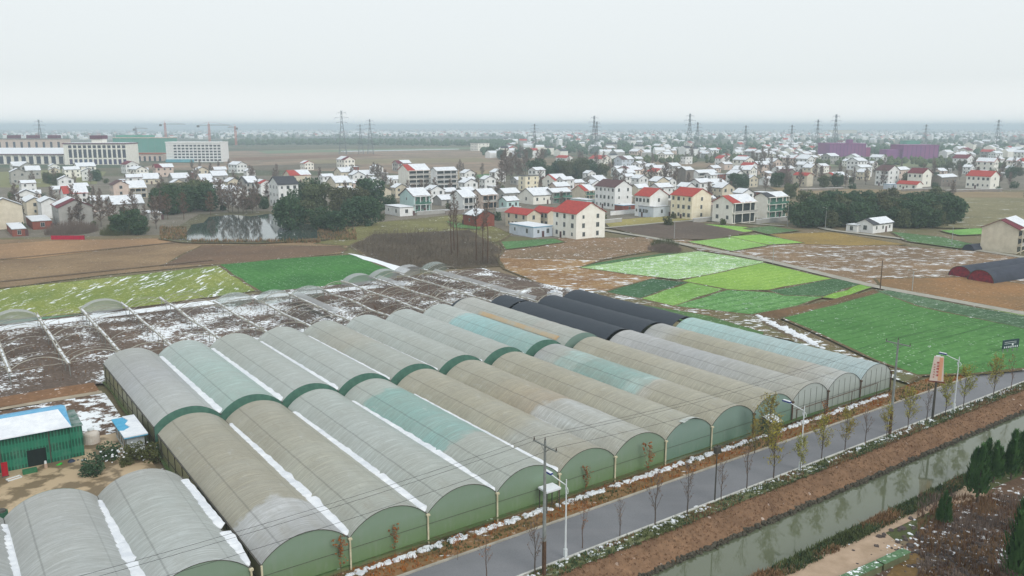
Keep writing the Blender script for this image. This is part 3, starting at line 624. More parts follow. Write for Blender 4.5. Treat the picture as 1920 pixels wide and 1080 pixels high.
# ruined greenhouse frames
RUST = plain('weathered_gutter', S(186, 184, 174), S(148, 142, 130), 1.2)
NETF = end_mat('tattered_net', S(120, 150, 136), S(160, 172, 168), .6)
GREYF = end_mat('tattered_film', S(160, 164, 166), S(176, 178, 180), .42)
def ruin(i, a, b0, b1, label, lean, filmend=0, arches=(), net=None, slats=False, rows=True):
    r = random.Random(i * 5 + 1); L = b1 - b0
    root = thing('ruined_greenhouse', label, 'greenhouse frame', W(a, b0), TH, 'bare frames of the ruined greenhouses')
    mb = MB(); z = 2.4
    for s in (-.2, .2):
        n = 8
        for k in range(n):
            y0, y1 = L * k / n, L * (k + 1) / n
            zz = lambda y: z + lean * math.sin(y * .3 + i) + (-.5 * (1 - min(1, y / 8)) if lean > .2 else 0)
            mb.tube((s, y0, zz(y0)), (s, y1, zz(y1)), .12, n=4)
    part(mb, 'gutter', RUST, root)
    mb = MB()
    for k in range(int(L)):
        if r.random() < .3: continue
        w0 = r.uniform(.06, .17); mb.box(-w0, k, zz(k) + .05, w0, k + 1.02, zz(k) + .17)
    part(mb, 'gutter_snow', M['snow'], root)
    for k in range(0, int(L / 4) + 1):
        p = MB(); p.tube((r.uniform(-.2, .2), k * 4, 0), (0, k * 4, z), .06, n=5); part(p, 'post', M['grey_steel'], root)
    for y in arches:
        p = MB(); sg = 1
        for q in range(12):
            (x0, z0), (x1, z1) = arcx(-1 + q / 6), arcx(-1 + (q + 1) / 6)
            p.tube((x0 + BW / 2, y, z + z0 * .8), (x1 + BW / 2, y, z + z1 * .8), .08, n=4, cap=False)
        p.tube((0, y, z), (BW, y, z), .035, n=4)
        part(p, 'hoop', RUST, root)
    for k in range(1, int(L / 3)):
        if r.random() < .2: continue
        p = MB(); y = k * 3 + r.uniform(-1, 1); lx = r.uniform(-1.2, 1.2); hz_ = r.uniform(.45, .85); q1 = r.choice([12, 12, 9, 7])
        for q in range(q1):
            (x0, z0), (x1, z1) = arcx(-1 + q / 6), arcx(-1 + (q + 1) / 6)
            p.tube((x0 + BW / 2, y + lx * z0 / 2, z + z0 * hz_), (x1 + BW / 2, y + lx * z1 / 2, z + z1 * hz_), .045, n=3, cap=False)
        part(p, 'hoop', RUST, root)
    if filmend:
        p = MB(); y = L - .3; pts = []
        for q in range(13):
            x0, z0 = arcx(-1 + q / 6); pts.append((x0 + BW / 2, y, z + z0 * .85))
        n0 = len(pts)
        for q in range(12): p.face((pts[q], pts[q + 1], (pts[q + 1][0], y - filmend, pts[q + 1][2] - .1), (pts[q][0], y - filmend, pts[q][2] - .1)))
        p.face([(pt[0], y + .02, pt[2]) for pt in pts] + [(BW, y + .02, 1.2), (BW / 2, y + .02, .8), (0, y + .02, 1.4)])
        part(p, 'film_scrap', GREYF if filmend < 3 else NETF, root)
    if net:
        p = MB(); y0, y1 = net
        for k in range(8):
            ya, yb = y0 + (y1 - y0) * k / 8, y0 + (y1 - y0) * (k + 1) / 8
            for q in (0, 1):
                (x0, z0), (x1, z1) = arcx(-1 + q / 6), arcx(-1 + (q + 1) / 6)
                p.face(((x0 + BW / 2, ya, z + z0 * .8), (x1 + BW / 2, ya, z + z1 * .8), (x1 + BW / 2, yb, z + z1 * .8), (x0 + BW / 2, yb, z + z0 * .8)))
        part(p, 'film_strip', GREYF, root)
    if slats:
        p = MB()
        for k in range(24):
            y = 2 + k * .7
            p.tube((0, y, z), (3.0, y, z + 1.2), .04, n=4); p.tube((3.0, y, z + 1.2), (5.2, y + .1, z + .5), .04, n=4)
        part(p, 'rafter', M['dark_steel'], root)
    # low bed edging inside
    return root
RL = ['at the left picture edge', 'with a torn film end, second from the left', 'leading to the olive side wall', 'beside the first grey rear roof', 'leading to the pale teal rear bay',
      'with two posts and film scraps by the mustard field', 'next to the tall net covered arch', 'with a ladder of dark rafters', 'beside the pale plastic strip', 'with a tangled front hoop',
      'running toward the grey film arches', 'with a standing front hoop by the dark weeds', 'with a rounded grey film end', 'beside the wheat stubble edge', 'nearest the brown grove']
for i in range(14):
    a = -27.1 + i * 7.75 + (0 if i < 6 else .4)
    b0 = 76 if i < 12 else 70
    b1 = [118, 118, 119, 119, 121, 121, 110, 108, 108, 112, 116, 118, 120, 120][i]
    ruin(i, a, b0, b1, 'bare ruined greenhouse frame ' + RL[i], [.06, .08, .1, .08, .12, .15, .1, .12, .05, .2, .1, .08, .08, .1][i],
         filmend=[0, 2.2, 0, 1.8, 0, 0, 4.5, 4, 5, 0, 2.6, 2.6, 2.8, 3][i],
         arches=[(2, 22), (1,), (1, 20), (.8,), (1.2,), (0.6, 30), (1, 33), (2, 14, 28), (1, 31), (.5, 15, 33), (.6, 8, 20), (.5, 10, 24, 36), (.4, 6, 14, 26, 38), (.4, 8, 20, 34)][i],
         net=[None, None, None, None, None, None, None, None, (8, 30), None, None, (24, 38), None, (2, 44)][i], slats=(i == 7))
# weeds and dry stalks standing among the ruined frames
def tufts(name, n, fn, mats, h, wd, label=None, kseed=3, lean=.4, blades=4):
    mb = MB(); r = random.Random(kseed)
    for _ in range(n):
        q = fn(r)
        if q is None: continue
        a, b, z = q; c = W(a, b, z); hh = h * r.uniform(.4, 1.3)
        for _k in range(blades):
            t = r.random() * 6.28; d = Vector((math.cos(t), math.sin(t), 0)); mk = int((mnoise.noise(Vector((a * .16, b * .5, kseed))) * 1.6 + .5 + r.uniform(-.35, .35)) * len(mats)); mk = max(0, min(len(mats) - 1, mk)); o_ = Vector((r.uniform(-1, 1), r.uniform(-1, 1), 0)) * wd * 2
            p0 = c + o_; tip = p0 + d * hh * lean * r.random() + Vector((0, 0, hh * r.uniform(.6, 1)))
            s_ = Vector((-d.y, d.x, 0)) * wd * r.uniform(.5, 1)
            mb.face((p0 - s_, p0 + s_, tip), mk)
    o = setting(mb, name, mats, 'stuff'); 
    if label: o['label'] = label
    return o
tufts('dry_weeds', 5200, lambda r: (r.uniform(-38, 82), r.uniform(73, 117), 0), [M['leaf_red'], M['twig'], M['dry_grass']], .9, .10, 'dry brown weeds among the ruined greenhouse frames', 4)
def lumps(name, n, fn, mat, s0, s1, kseed, label, flat=.5):
    mb = MB(); r = random.Random(kseed)
    for _ in range(n):
        a, b, z = fn(r); c = W(a, b, z); s = r.uniform(s0, s1); k = len(mb.v); m_ = 6
        ring = [(c.x + math.cos(t) * s * r.uniform(.6, 1.2), c.y + math.sin(t) * s * r.uniform(.6, 1.2)) for t in [6.283 * j / m_ for j in range(m_)]]
        mb.v += [(x, y, c.z - .02) for x, y in ring] + [(c.x + (x - c.x) * .65, c.y + (y - c.y) * .65, c.z + s * flat * r.uniform(.5, 1)) for x, y in ring]
        for j in range(m_): mb.f.append((k + j, k + (j + 1) % m_, k + m_ + (j + 1) % m_, k + m_ + j)); mb.k.append(0)
        mb.f.append(tuple(k + m_ + j for j in range(m_))); mb.k.append(0)
    o = setting(mb, name, mat, 'stuff'); o['label'] = label; return o
lumps('snow_clumps', 1500, lambda r: (lambda a, b: (a, b, .04) if mnoise.noise(Vector((a * .07, b * .07, 2))) > -.02 else (a * 0 - 80, b, -2))(r.uniform(-38, 82), 73 + 44 * r.random()), M['snow'], .10, .34, 5, 'leftover snow lying between the ruined greenhouse frames', .3)
lumps('snow_clumps', 420, lambda r: (r.uniform(-2, 84), r.gauss(-.95, .14), .05), M['snow'], .2, .5, 6, 'snow ridge lying along the front of the greenhouses', .45)
lumps('snow_clumps', 420, lambda r: (lambda a: (a, -10.1 + r.gauss(0, .2), .06 if mnoise.noise(Vector((a * .12, 3, 1))) > -.3 else -1))(r.uniform(-10, 110)), M['snow'], .08, .3, 7, 'snow crumbs on the grassy verge above the canal', .35)
lumps('snow_clumps', 300, lambda r: (r.uniform(-60, -9.5), r.uniform(50, 64), .1), M['snow'], .15, .7, 8, 'snow patches in the yard behind the green shed', .15)
tufts('verge_weeds', 2600, lambda r: (r.uniform(-10, 110), r.uniform(-3.3, -.3), .05), [M['leaf_rust'], M['dry_grass'], M['leaf_mid']], .35, .06, 'brown weeds on the strip between road and greenhouses', 9)
tufts('verge_weeds', 3000, lambda r: (r.uniform(-5, 115), r.uniform(-11.6, -9.8), .05), [M['leaf_mid'], M['leaf_dark'], M['dry_grass']], .35, .07, 'low green weeds on the verge above the canal', 10)
def bankz(b):
    prof = [(-10.9, 0), (-12.2, -.4), (-13.7, -1.35), (-14.3, -3.2)]
    for (b0, z0), (b1, z1) in zip(prof, prof[1:]):
        if b1 <= b <= b0: return z0 + (z1 - z0) * (b0 - b) / (b0 - b1)
    return 0
tufts('bank_grass', 3600, lambda r: (lambda b: (r.uniform(0, 115), b, bankz(b) - .03))(r.uniform(-13.6, -11.0)), [M['dry_grass'], M['rust_grass'], M['tan_grass'], M['rust_grass']], .2, .05, 'dry reddish grass on the canal bank', 11)
STONE = plain('bank_stone', S(96, 90, 78), S(64, 62, 54), 2.5)
lumps('bank_stones', 2400, lambda r: (r.uniform(0, 120), -13.85 + r.gauss(0, .13), -1.4 + r.uniform(-.3, .1)), STONE, .10, .26, 12, 'rough dark stones lining the water edge of the canal', .8)
tufts('canal_hedge', 9000, lambda r: (r.uniform(10, 110), r.uniform(-22.9, -21.2), -.05), [M['leaf_mid'], M['hedge_leaf'], M['leaf_dark'], M['hedge_leaf'], M['dry_grass']], .5, .09, 'low tangled hedge along the near canal edge', 13, .8)
tufts('rubble_weeds', 2600, lambda r: (lambda q: (Lc(q)[0], Lc(q)[1], .04))(P(r.uniform(1720, 1960), r.uniform(930, 1100))), [M['twig'], M['leaf_red'], M['dry_grass']], .8, .05, 'brown weeds over the rubble ground', 14)
lumps('rubble_snow', 300, lambda r: (lambda q: (Lc(q)[0], Lc(q)[1], .05))(P(min(1935, r.gauss(1790, 60)), r.gauss(1030, 28))), M['snow'], .06, .26, 15, 'snow patches over the rubble ground', .22)
lumps('rubble', 500, lambda r: (lambda q: (Lc(q)[0], Lc(q)[1], .02))(P(r.gauss(1790, 60), r.gauss(1030, 30))), plain('rubble_stone', S(98, 88, 84), S(70, 64, 62)), .08, .4, 16, 'broken stones and branches heaped at the track end', .7)
lumps('snow_clumps', 260, lambda r: (lambda q: (Lc(q)[0], Lc(q)[1], .3))(P(*(lambda t, g: (1432 + 100 * t + g * 9, 603 + 46 * t + g * 6))(r.random(), r.gauss(0, 1)))), M['snow'], .2, .75, 17, 'snow heap on the field margin beside the pale blue bay', .4)
# planter wall beside the track
ra, rb_ = Lc(P(1600, 1075)), Lc(P(1690, 1035))
def low_wall(p0, p1, h, label):
    a, b = P(*p0), P(*p1); d = (b - a); rz = math.atan2(d.y, d.x)
    root = thing('low_wall', label, 'wall', a, rz); L = d.length
    part(MB().box(0, -.35, 0, L, .35, h), 'wall', plain('mossy_concrete', S(112, 116, 84), S(92, 96, 74)), root)
    part(MB().box(-.05, -.42, h, L + .05, .42, h + .07), 'cap', fm('green_cap', S(92, 124, 88), S(78, 108, 78), .32, 2.2), root)
low_wall((1650, 1068), (1698, 1046), .7, 'low mossy wall with a green cap dusted in snow, at the track end')
low_wall((1570, 1104), (1646, 1070), .7, 'low mossy wall with thick snow on its cap, cut by the lower picture edge')
# ================================================================== STREET FURNITURE
def lamp(px, py, label, two=False, h=7.6):
    g = P(px, py); root = thing('street_lamp', label, 'street lamp', g, TH, 'street lamps along the road')
    mb = MB(); mb.tube((0, 0, .1), (0, 0, h), .10, .05, 8); mb.box(-.18, -.18, 0, .18, .18, .12); mb.box(-.14, -.12, .3, .14, .12, 1.0)
    part(mb, 'pole', M['white_paint'], root)
    mb = MB(); pts = [(0, 0, h - 1.3), (.12, .25, h - .9), (0, .0, h - .55), (-.25, .9, h - .25), (-.45, 1.7, h + .05)]
    for a, b in zip(pts, pts[1:]): mb.tube(a, b, .05, n=5)
    for k in range(8):
        t0, t1 = k / 8 * 6.283, (k + 1) / 8 * 6.283
        mb.tube((.1 * math.cos(t0), .28 * math.cos(t0) - .1, h - 1.0 + .3 * math.sin(t0)), (.1 * math.cos(t1), .28 * math.cos(t1) - .1, h - 1.0 + .3 * math.sin(t1)), .03, n=4)
    part(mb, 'arm', M['white_paint'], root)
    hd = part(MB().box(-.62, 1.5, h, -.30, 2.5, h + .14), 'lamp_head', M['blue_paint'], root)
    part(MB().box(-.58, 1.6, h - .05, -.34, 2.4, h - .003), 'lens', M['lamp_glass'], hd)
    part(MB().box(-.6, 1.55, h + .143, -.32, 2.45, h + .2), 'snow', M['snow'], root)
    return root
lamp(1060, 1048, 'nearest white street lamp with blue head, beside the tall concrete pole')
lamp(1500, 882, 'middle white street lamp on the verge among the yellow green willows')
lamp(1788, 770, 'white street lamp farthest up the road, right of the sign board')
def upole(px, py, h, label, loc=None):
    g = loc or P(px, py); root = thing('utility_pole', label, 'utility pole', g, TH, 'concrete power poles of the road line')
    mb = MB(); mb.tube((0, 0, 0), (.0, 0, 3.2), .20, .18, 8); low = part(mb, 'pole_foot', M['bark_brown'], root)
    mb = MB(); mb.tube((0, 0, 3.2), (0, 0, h), .165, .10, 8); part(mb, 'pole', plain('pole_concrete', S(146, 150, 148), S(120, 124, 122)), root)
    mb = MB(); mb.box(-.06, -1.6, h - .55, .06, 1.6, h - .43); mb.tube((0, -.6, h - .5), (0, 0, h - 1.1), .03); mb.tube((0, .6, h - .5), (0, 0, h - 1.1), .03)
    part(mb, 'crossarm', M['grey_steel'], root)
    for y in (-1.5, 0, 1.5):
        mb = MB(); z = h - .43 if y else h
        mb.tube((0, y, z), (0, y, z + .12), .06); mb.tube((0, y, z + .12), (0, y, z + .28), .045, .03); part(mb, 'insulator', M['insul'], root)
    return root
HP = 12.3
p1, p2 = P(1020, 1078), P(1668, 815)
upole(1020, 1078, HP, 'tall concrete power pole beside the nearest street lamp')
upole(1668, 815, HP, 'tall grey power pole left of the sign board')
dv = p2 - p1
p0_, p3_ = p1 - dv, p2 + dv
upole(0, 0, HP, 'concrete power pole out past the lower picture edge', p0_); upole(0, 0, HP, 'concrete power pole beyond the right picture edge', p3_)
for y in (-1.5, 0, 1.5):
    mb = MB()
    for A_, B_ in ((p0_, p1), (p1, p2), (p2, p3_)):
        n = 24; pr = None
        for k in range(n + 1):
            t = k / n; q = A_.lerp(B_, t); q = Vector((q.x + EU.x * y, q.y + EU.y * y, HP + (.28 if y == 0 else -.15) - 4 * .9 * t * (1 - t)))
            if pr is not None: mb.tube(pr, q, .014, n=3, cap=False)
            pr = q
    o = setting(mb, 'power_line', M['wire'], 'thing'); tag(o, {-1.5: 'sagging power wire nearest the canal', 0: 'sagging power wire on the pole tops, middle of three', 1.5: 'sagging power wire nearest the greenhouses'}[y], 'power line', 'power wires over the greenhouses')
def thinpole(px, py, h, label, mat, r=.08, top=None):
    root = thing('pole', label, 'pole', P(px, py), TH); mb = MB(); mb.tube((0, 0, 0), (0, 0, h), r, r * .7, 6); part(mb, 'shaft', mat, root)
    if top == 'box': part(MB().box(-.35, -.2, h - .9, .35, .2, h - .2), 'junction_box', M['dark_steel'], root)
    if top == 'lamp':
        mb = MB(); mb.tube((0, 0, h - .1), (-.9, .6, h + .25), .04); mb.box(-1.5, .5, h + .2, -.7, .75, h + .3); part(mb, 'lamp_head', mat, root)
    if top == 'solar':
        mb = MB(); mb.box(-.7, -.5, h, .7, .5, h + .08); mb.tube((0, 0, h - .6), (-1.1, 0, h - .35), .04); mb.box(-1.5, -.12, h - .4, -.9, .12, h - .3); part(mb, 'solar_panel', mat, root)
    return root
thinpole(1340, 940, 6.2, 'thin dark pole with a box leaning over the road edge', M['dark_steel'], .09, 'box')
thinpole(1077, 614, 4.4, 'short brown pole standing between grey roof and black tunnels', plain('brown_pole', S(140, 118, 104)), .07)
thinpole(1650, 545, 7.2, 'dark wooden pole at the corner of the wheat field', M['bark_brown'], .13)
WPT = plain('pale_pole', S(176, 178, 176))
for (x, y, h, lb) in ((1710, 546, 4.8, 'pale lane lamp between wheat field and snowy plough'), (1449, 496, 6.0, 'pale lane lamp at the edge of the lettuce field'), (1264, 449, 7.0, 'pale lane lamp by the round brown thicket'),
                      (1547, 430, 8.0, 'pale lane lamp in front of the dark wood'), (1784, 461, 6.5, 'pale lane lamp near the beige gable house'), (1476, 424, 8.0, 'pale lane lamp beside the brick ground floor house')):
    thinpole(x, y, h, lb, WPT, .10, 'lamp')
# sign board
def red_glyphs(mb, x, y, z, s, r):
    for _ in range(4):
        dz = r.uniform(-.4, .4) * s; mb.box(x - .4 * s, y - .01, z + dz, x + .4 * s, y, z + dz + .1 * s)
    for _ in range(2):
        dx = r.uniform(-.35, .3) * s; mb.box(x + dx, y - .012, z - .45 * s, x + dx + .1 * s, y - .001, z + .45 * s)
root = thing('sign_board', 'tall pink and cream sign board with red characters on a dark roadside pole', 'sign', P(1748, 786), TH - 1.0)
mb = MB(); mb.tube((0, 0, 0), (0, 0, 5.2), .16, .13, 8); part(mb, 'pole', M['dark_steel'], root)
mb = MB(); mb.prism([(-.95, -.2), (.95, -.2), (.95, .2), (-.95, .2)], 5.15, 5.25); part(mb, 'tray', plain('tray_red', S(120, 66, 56)), root)
mb = MB()
for (y0, y1) in ((-.14, .14),):
    mb.v = [(-.82, y0, 5.3), (.82, y0, 5.3), (.82, y1, 5.3), (-.82, y1, 5.3), (-.5, y0, 8.6), (.6, y0, 8.6), (.6, y1, 8.6), (-.5, y1, 8.6)]
    mb.f = [(0, 3, 2, 1), (4, 5, 6, 7), (0, 1, 5, 4), (1, 2, 6, 5), (2, 3, 7, 6), (3, 0, 4, 7)]; mb.k = [0] * 6
pn = part(mb, 'panel', plain('sign_panel', S(222, 206, 196), S(214, 190, 178), .8), root)
part(MB().box(.12, -.150, 5.4, .56, -.143, 8.5), 'pink_band', plain('pink_band', S(222, 158, 128), S(216, 176, 130), .9), pn)
mb = MB(); r_ = random.Random(3)
for k in range(5): red_glyphs(mb, .0 - .0, -.156, 7.8 - k * .42, .34, r_)
for k in range(6): red_glyphs(mb, -.38, -.156, 7.5 - k * .34, .2, r_)
part(mb, 'red_characters', plain('red_ink', S(186, 60, 56)), pn)
part(MB().box(-.3, -.1, 8.6, .2, .1, 8.72), 'snow', M['snow'], root)
# notice board on legs by the wheat field
root = thing('notice_board', 'dark teal notice board on thin legs at the corner of the wheat field', 'sign', P(1893, 662), TH - .25)
for x in (-1.7, -.6, .6, 1.7): part(MB().box(x - .05, -.05, 0, x + .05, .05, .9), 'leg', M['grey_steel'], root)
part(MB().box(-1.9, -.08, .9, 1.9, .08, 2.4), 'panel', plain('teal_panel', S(52, 74, 78), S(44, 62, 68)), root)
mb = MB()
for k in range(7): mb.box(-1.6 + k * .5, -.095, 1.0, -1.35 + k * .5, -.083, 1.3)
for k in range(2): mb.box(-1.6, -.095, 1.7 + k * .3, 1.2, -.083, 1.76 + k * .3)
mb.box(.2, -.1, 1.35, .55, -.084, 1.7); part(mb, 'pale_marks', M['white_paint'], root)
# little shelters at the greenhouse mouths
root = thing('shelter', 'small open shelter with a snow covered flat roof beside the tall pole', 'shelter', W(21.2, -1.1), TH)
part(MB().box(-.9, -.7, 2.2, .9, .7, 2.3), 'roof', M['white_paint'], root); part(MB().box(-.92, -.72, 2.3, .92, .72, 2.42), 'roof_snow', M['snow'], root)
for x in (-.8, .8):
    for y in (-.6, .6): part(MB().box(x - .04, y - .04, 0, x + .04, y + .04, 2.2), 'leg', M['dark_steel'], root)
root = thing('shelter', 'small pale green booth under the willow at the greenhouse front', 'shelter', W(56.5, -1.2), TH)
part(MB().box(-.8, -.6, 0, .8, .6, 1.9), 'body', plain('booth_green', S(112, 124, 92), S(92, 108, 80)), root)
mb = MB(); mb.v = [(-.95, -.8, 1.9), (.95, -.8, 1.9), (.95, .8, 2.4), (-.95, .8, 2.4), (-.95, -.8, 1.98), (.95, -.8, 1.98), (.95, .8, 2.48), (-.95, .8, 2.48)]
mb.f = [(0, 3, 2, 1), (4, 5, 6, 7), (0, 1, 5, 4), (1, 2, 6, 5), (2, 3, 7, 6), (3, 0, 4, 7)]; mb.k = [0] * 6
part(mb, 'roof', M['white_paint'], root); part(MB().box(-.3, -.63, .05, .3, -.604, 1.6), 'door', M['dark_steel'], root)
# pipe rail in front of the last two bays
root = thing('pipe_rail', 'brown pipe rail running past the last two greenhouse bays', 'rail', W(62, -.7), TH)
part(MB().tube((0, 0, 2.0), (19, 0, 2.2), .05, n=5), 'rail', M['bark_brown'], root)
for k in range(4): part(MB().tube((k * 6.2 + .1, 0, 0), (k * 6.2 + .1, 0, 2.1), .05, n=5), 'post', M['bark_brown'], root)
# irrigation stand-pipes
# ================================================================== YARD ON THE LEFT
def corr(name, c1, c2, per=.32):
    m = N(name); co = m.coord('OBJECT'); s = m.n('ShaderNodeSeparateXYZ'); m.l(co, s.inputs[0])
    wv = m.rmp(m.math('SINE', m.math('MULTIPLY', m.math('ADD', s.outputs['X'], s.outputs['Y']), 6.283 / per)), [(.2, 1.), (.6, 0.)])
    msk = m.rmp(m.math('ADD', m.math('SINE', m.math('MULTIPLY', s.outputs['Z'], 3.6)), m.math('MULTIPLY', m.noise(co, .8, 2), 1.0)), [(.2, .25), (.75, 1.)])
    col = m.mix(m.math('MULTIPLY', m.math('MULTIPLY', wv, msk), .8), c1, c2)
    col = m.mix(m.rmp(m.noise(co, .7, 5, .7), [(.5, 0.), (.8, .4)]), col, S(120, 150, 132))
    return m.fin(col, .5, .3)
CG = corr('green_corrugated', S(42, 122, 96), S(20, 66, 52))
BLU = fm('blue_roof_snow', S(92, 156, 196), S(116, 172, 206), .62, .35, (1, .4, 1))
root = thing('shed', 'green corrugated shed with a snow covered blue roof at the left edge', 'shed', W(-33.5, 40.3), TH)
mb = MB(); mb.box(0, 0, 0, 17.3, 7.4, 4.5); part(mb, 'wall', CG, root)
mb = MB(); mb.v = [(-.3, -.7, 4.42), (17.5, -.7, 4.42), (17.5, 3.8, 5.6), (-.3, 3.8, 5.6), (-.3, 8.0, 4.5), (17.5, 8.0, 4.5), (-.3, -.7, 4.56), (17.5, -.7, 4.56), (17.5, 3.8, 5.74), (-.3, 3.8, 5.74), (-.3, 8.0, 4.64), (17.5, 8.0, 4.64)]
mb.f = [(0, 3, 2, 1), (3, 4, 5, 2), (6, 7, 8, 9), (9, 8, 11, 10), (0, 1, 7, 6), (1, 2, 8, 7), (2, 5, 11, 8), (5, 4, 10, 11), (4, 3, 9, 10), (3, 0, 6, 9)]; mb.k = [0] * 10
part(mb, 'roof', plain('blue_roof', S(96, 160, 200), S(120, 176, 208)), root)
mb = MB(); mb.face(((-.3, -.8, 4.60), (17.45, -.8, 4.60), (16.7, 3.0, 5.65), (-.3, 3.2, 5.70)))
mb.face(((-.3, -.8, 4.5), (17.5, -.85, 4.5), (17.45, -.8, 4.60), (-.3, -.8, 4.60))); part(mb, 'roof_snow', M['snow'], root)
mb = MB()
for x in (-.0, 5.2, 10.4, 15.2): mb.box(x - .06, -.09, 0, x + .06, -.02, 4.4)
part(mb, 'batten', M['dark_steel'], root)
part(MB().box(12.9, -.03, 0, 14.8, .02, 2.4), 'door_opening', plain('dark_opening', S(30, 42, 40)), root)
root = thing('shed_annex', 'narrow green corrugated annex against the right end of the big shed', 'shed', W(-16.15, 40.5), TH)
part(MB().box(0, 0, 0, 1.3, 6.2, 4.1), 'wall', CG, root); part(MB().box(0, -.1, 4.1, 1.4, 6.3, 4.2), 'roof', plain('annex_roof', S(70, 110, 96), S(150, 160, 158)), root)
# blue roofed booth
root = thing('booth', 'pale narrow booth with a blue roof half covered in snow', 'booth', W(-10.75, 38.1), TH)
part(MB().box(0, 0, 0, 2.0, 6.6, 2.5), 'wall', plain('booth_wall', S(196, 202, 204), S(168, 174, 176)), root)
mb = MB(); mb.box(-.3, -.7, 2.5, 2.3, 7.0, 2.62); rf = part(mb, 'roof', plain('booth_blue', S(74, 160, 200), S(96, 172, 206)), root)
mb = MB(); mb.prism([(-.3, -.7), (2.3, -.7), (2.3, 7.0), (.9, 7.0), (1.3, 5.2), (.7, 4.0), (1.0, 2.6), (.1, 1.7), (-.3, 1.9)], 2.623, 2.74); part(mb, 'roof_snow', M['snow'], root)
for k in range(4): part(MB().box(-.03, .8 + k * 1.6, .9, .0, 1.6 + k * 1.6, 1.9), 'window', M['pane'], root)
for x in (-.1, 2.1): part(MB().box(x - .05, -.6, 0, x + .05, -.5, 2.5), 'post', M['dark_steel'], root)
# water tank
root = thing('water_tank', 'white plastic water tank with a small lid beside the green shed', 'water tank', W(-13.5, 44.3), TH)
mb = MB(); prof = [(.0, .05), (.85, .05), (.9, .2), (.9, 1.55), (.8, 1.75), (.35, 1.98), (.33, 2.1), (0, 2.1)]
for (r0, z0), (r1, z1) in zip(prof, prof[1:]):
    for k in range(20):
        a0, a1 = k / 20 * 6.2832, (k + 1) / 20 * 6.2832
        mb.face(((r0 * math.cos(a0), r0 * math.sin(a0), z0), (r0 * math.cos(a1), r0 * math.sin(a1), z0), (r1 * math.cos(a1), r1 * math.sin(a1), z1), (r1 * math.cos(a0), r1 * math.sin(a0), z1)))
part(mb, 'body', plain('tank_white', S(214, 208, 200), S(196, 184, 172), 1.2, .5), root)
mb = MB(); mb.tube((0, 0, 2.1), (0, 0, 2.25), .4, .36, 14); part(mb, 'lid', M['white_paint'], root)
# yard clutter
def clut(name, label, cat, a, b, z0, parts_, rz=0.0):
    root = thing(name, label, cat, W(a, b, z0), TH + rz)
    for nm, mb, mt in parts_: part(mb, nm, mt, root)
RED = plain('red_cloth', S(176, 34, 48), S(150, 28, 40)); GRN = plain('green_plastic', S(60, 190, 70), S(50, 160, 60)); NAV = plain('navy_tarp', S(56, 68, 88), S(46, 56, 74))
clut('handcart', 'red tipped up handcart at the foot of the green shed', 'handcart', -22.9, 38.9, .08, [('tray', MB().box(-.3, -.1, .4, .3, .1, 2.0), RED), ('frame', MB().tube((-.3, 0, .4), (-.3, -.7, 0), .04).tube((.3, 0, .4), (.3, -.7, 0), .04), M['dark_steel']), ('wheel', MB().tube((-.35, 0, .25), (.35, 0, .25), .25, n=10), M['dark_steel'])])
clut('crate', 'white crate lying by the red handcart', 'crate', -22.2, 37.7, .08, [('body', MB().box(-.7, -.35, 0, .7, -.28, .5).box(-.7, .28, 0, .7, .35, .5).box(-.7, -.28, 0, -.63, .28, .5).box(.63, -.28, 0, .7, .28, .5).box(-.63, -.28, 0, .63, .28, .08), M['white_paint'])], .3)
clut('basin', 'bright green plastic basin on the ground by the shed', 'basin', -17.6, 39.0, .08, [('bowl', MB().tube((0, 0, 0), (0, 0, .3), .3, .55, 12), GRN), ('lump', MB().tube((-.3, .1, .25), (.2, 0, .55), .2, .12, 6), GRN)])
clut('tarp_heap', 'navy tarpaulin heap against the green shed', 'tarpaulin', -16.4, 39.3, .08, [('heap', MB().tube((0, 0, -.3), (0, 0, .6), 1.0, .25, 7), NAV), ('fold', MB().tube((.8, .1, -.2), (.6, 0, .4), .5, .15, 6), NAV)])
clut('bucket', 'small pale bucket beside the navy tarpaulin', 'bucket', -15.2, 38.9, .08, [('pail', MB().tube((0, 0, 0), (0, 0, .45), .2, .28, 10), M['white_paint']), ('handle', MB().tube((-.26, 0, .45), (.26, 0, .6), .02), M['dark_steel'])])
clut('barrow', 'green crate on legs in front of the shed wall', 'crate', -20.6, 38.6, .08, [('tray', MB().box(-.7, -.4, .35, .7, .4, .75), plain('dark_green_plastic', S(60, 120, 84))), ('leg', MB().box(-.6, -.3, 0, -.5, .3, .35).box(.5, -.3, 0, .6, .3, .35), M['dark_steel'])])
clut('scarecrow', 'small pale figure of bundled sacks beside the shed door', 'sack bundle', -19.0, 39.0, .08, [('sack', MB().tube((0, 0, 0), (0, 0, .9), .22, .16, 8), plain('sack', S(186, 160, 140))), ('top', MB().tube((0, 0, .9), (0, 0, 1.2), .14, .1, 8), M['white_paint'])])
clut('tank', 'white upright tank behind the shed annex', 'tank', -15.4, 56.4, .1, [('body', MB().tube((0, 0, 0), (0, 0, 1.8), .8, .8, 14), M['white_paint']), ('lid', MB().tube((0, 0, 1.8), (0, 0, 1.95), .3, .3, 10), M['grey_steel'])])
clut('planks', 'pale blue planks lying beside the small tree in the yard', 'planks', -13.6, 33.5, .1, [('plank', MB().box(-.3, -2.2, .2, .3, 2.2, .35), plain('blue_plank', S(150, 170, 184))), ('board', MB().box(.4, -1.6, 0, .8, 1.6, .2), plain('plank', S(190, 150, 120)))], .25)
clut('green_drum', 'green drum at the rear corner of the leftmost near bay', 'drum', -24.2, 22.6, .1, [('drum', MB().tube((0, 0, 0), (0, 0, 3.2), .55, .55, 12), plain('drum_green', S(50, 110, 80), S(60, 90, 76))), ('lid', MB().tube((0, 0, 3.2), (0, 0, 3.35), .45, .4, 12), M['dark_steel'])])
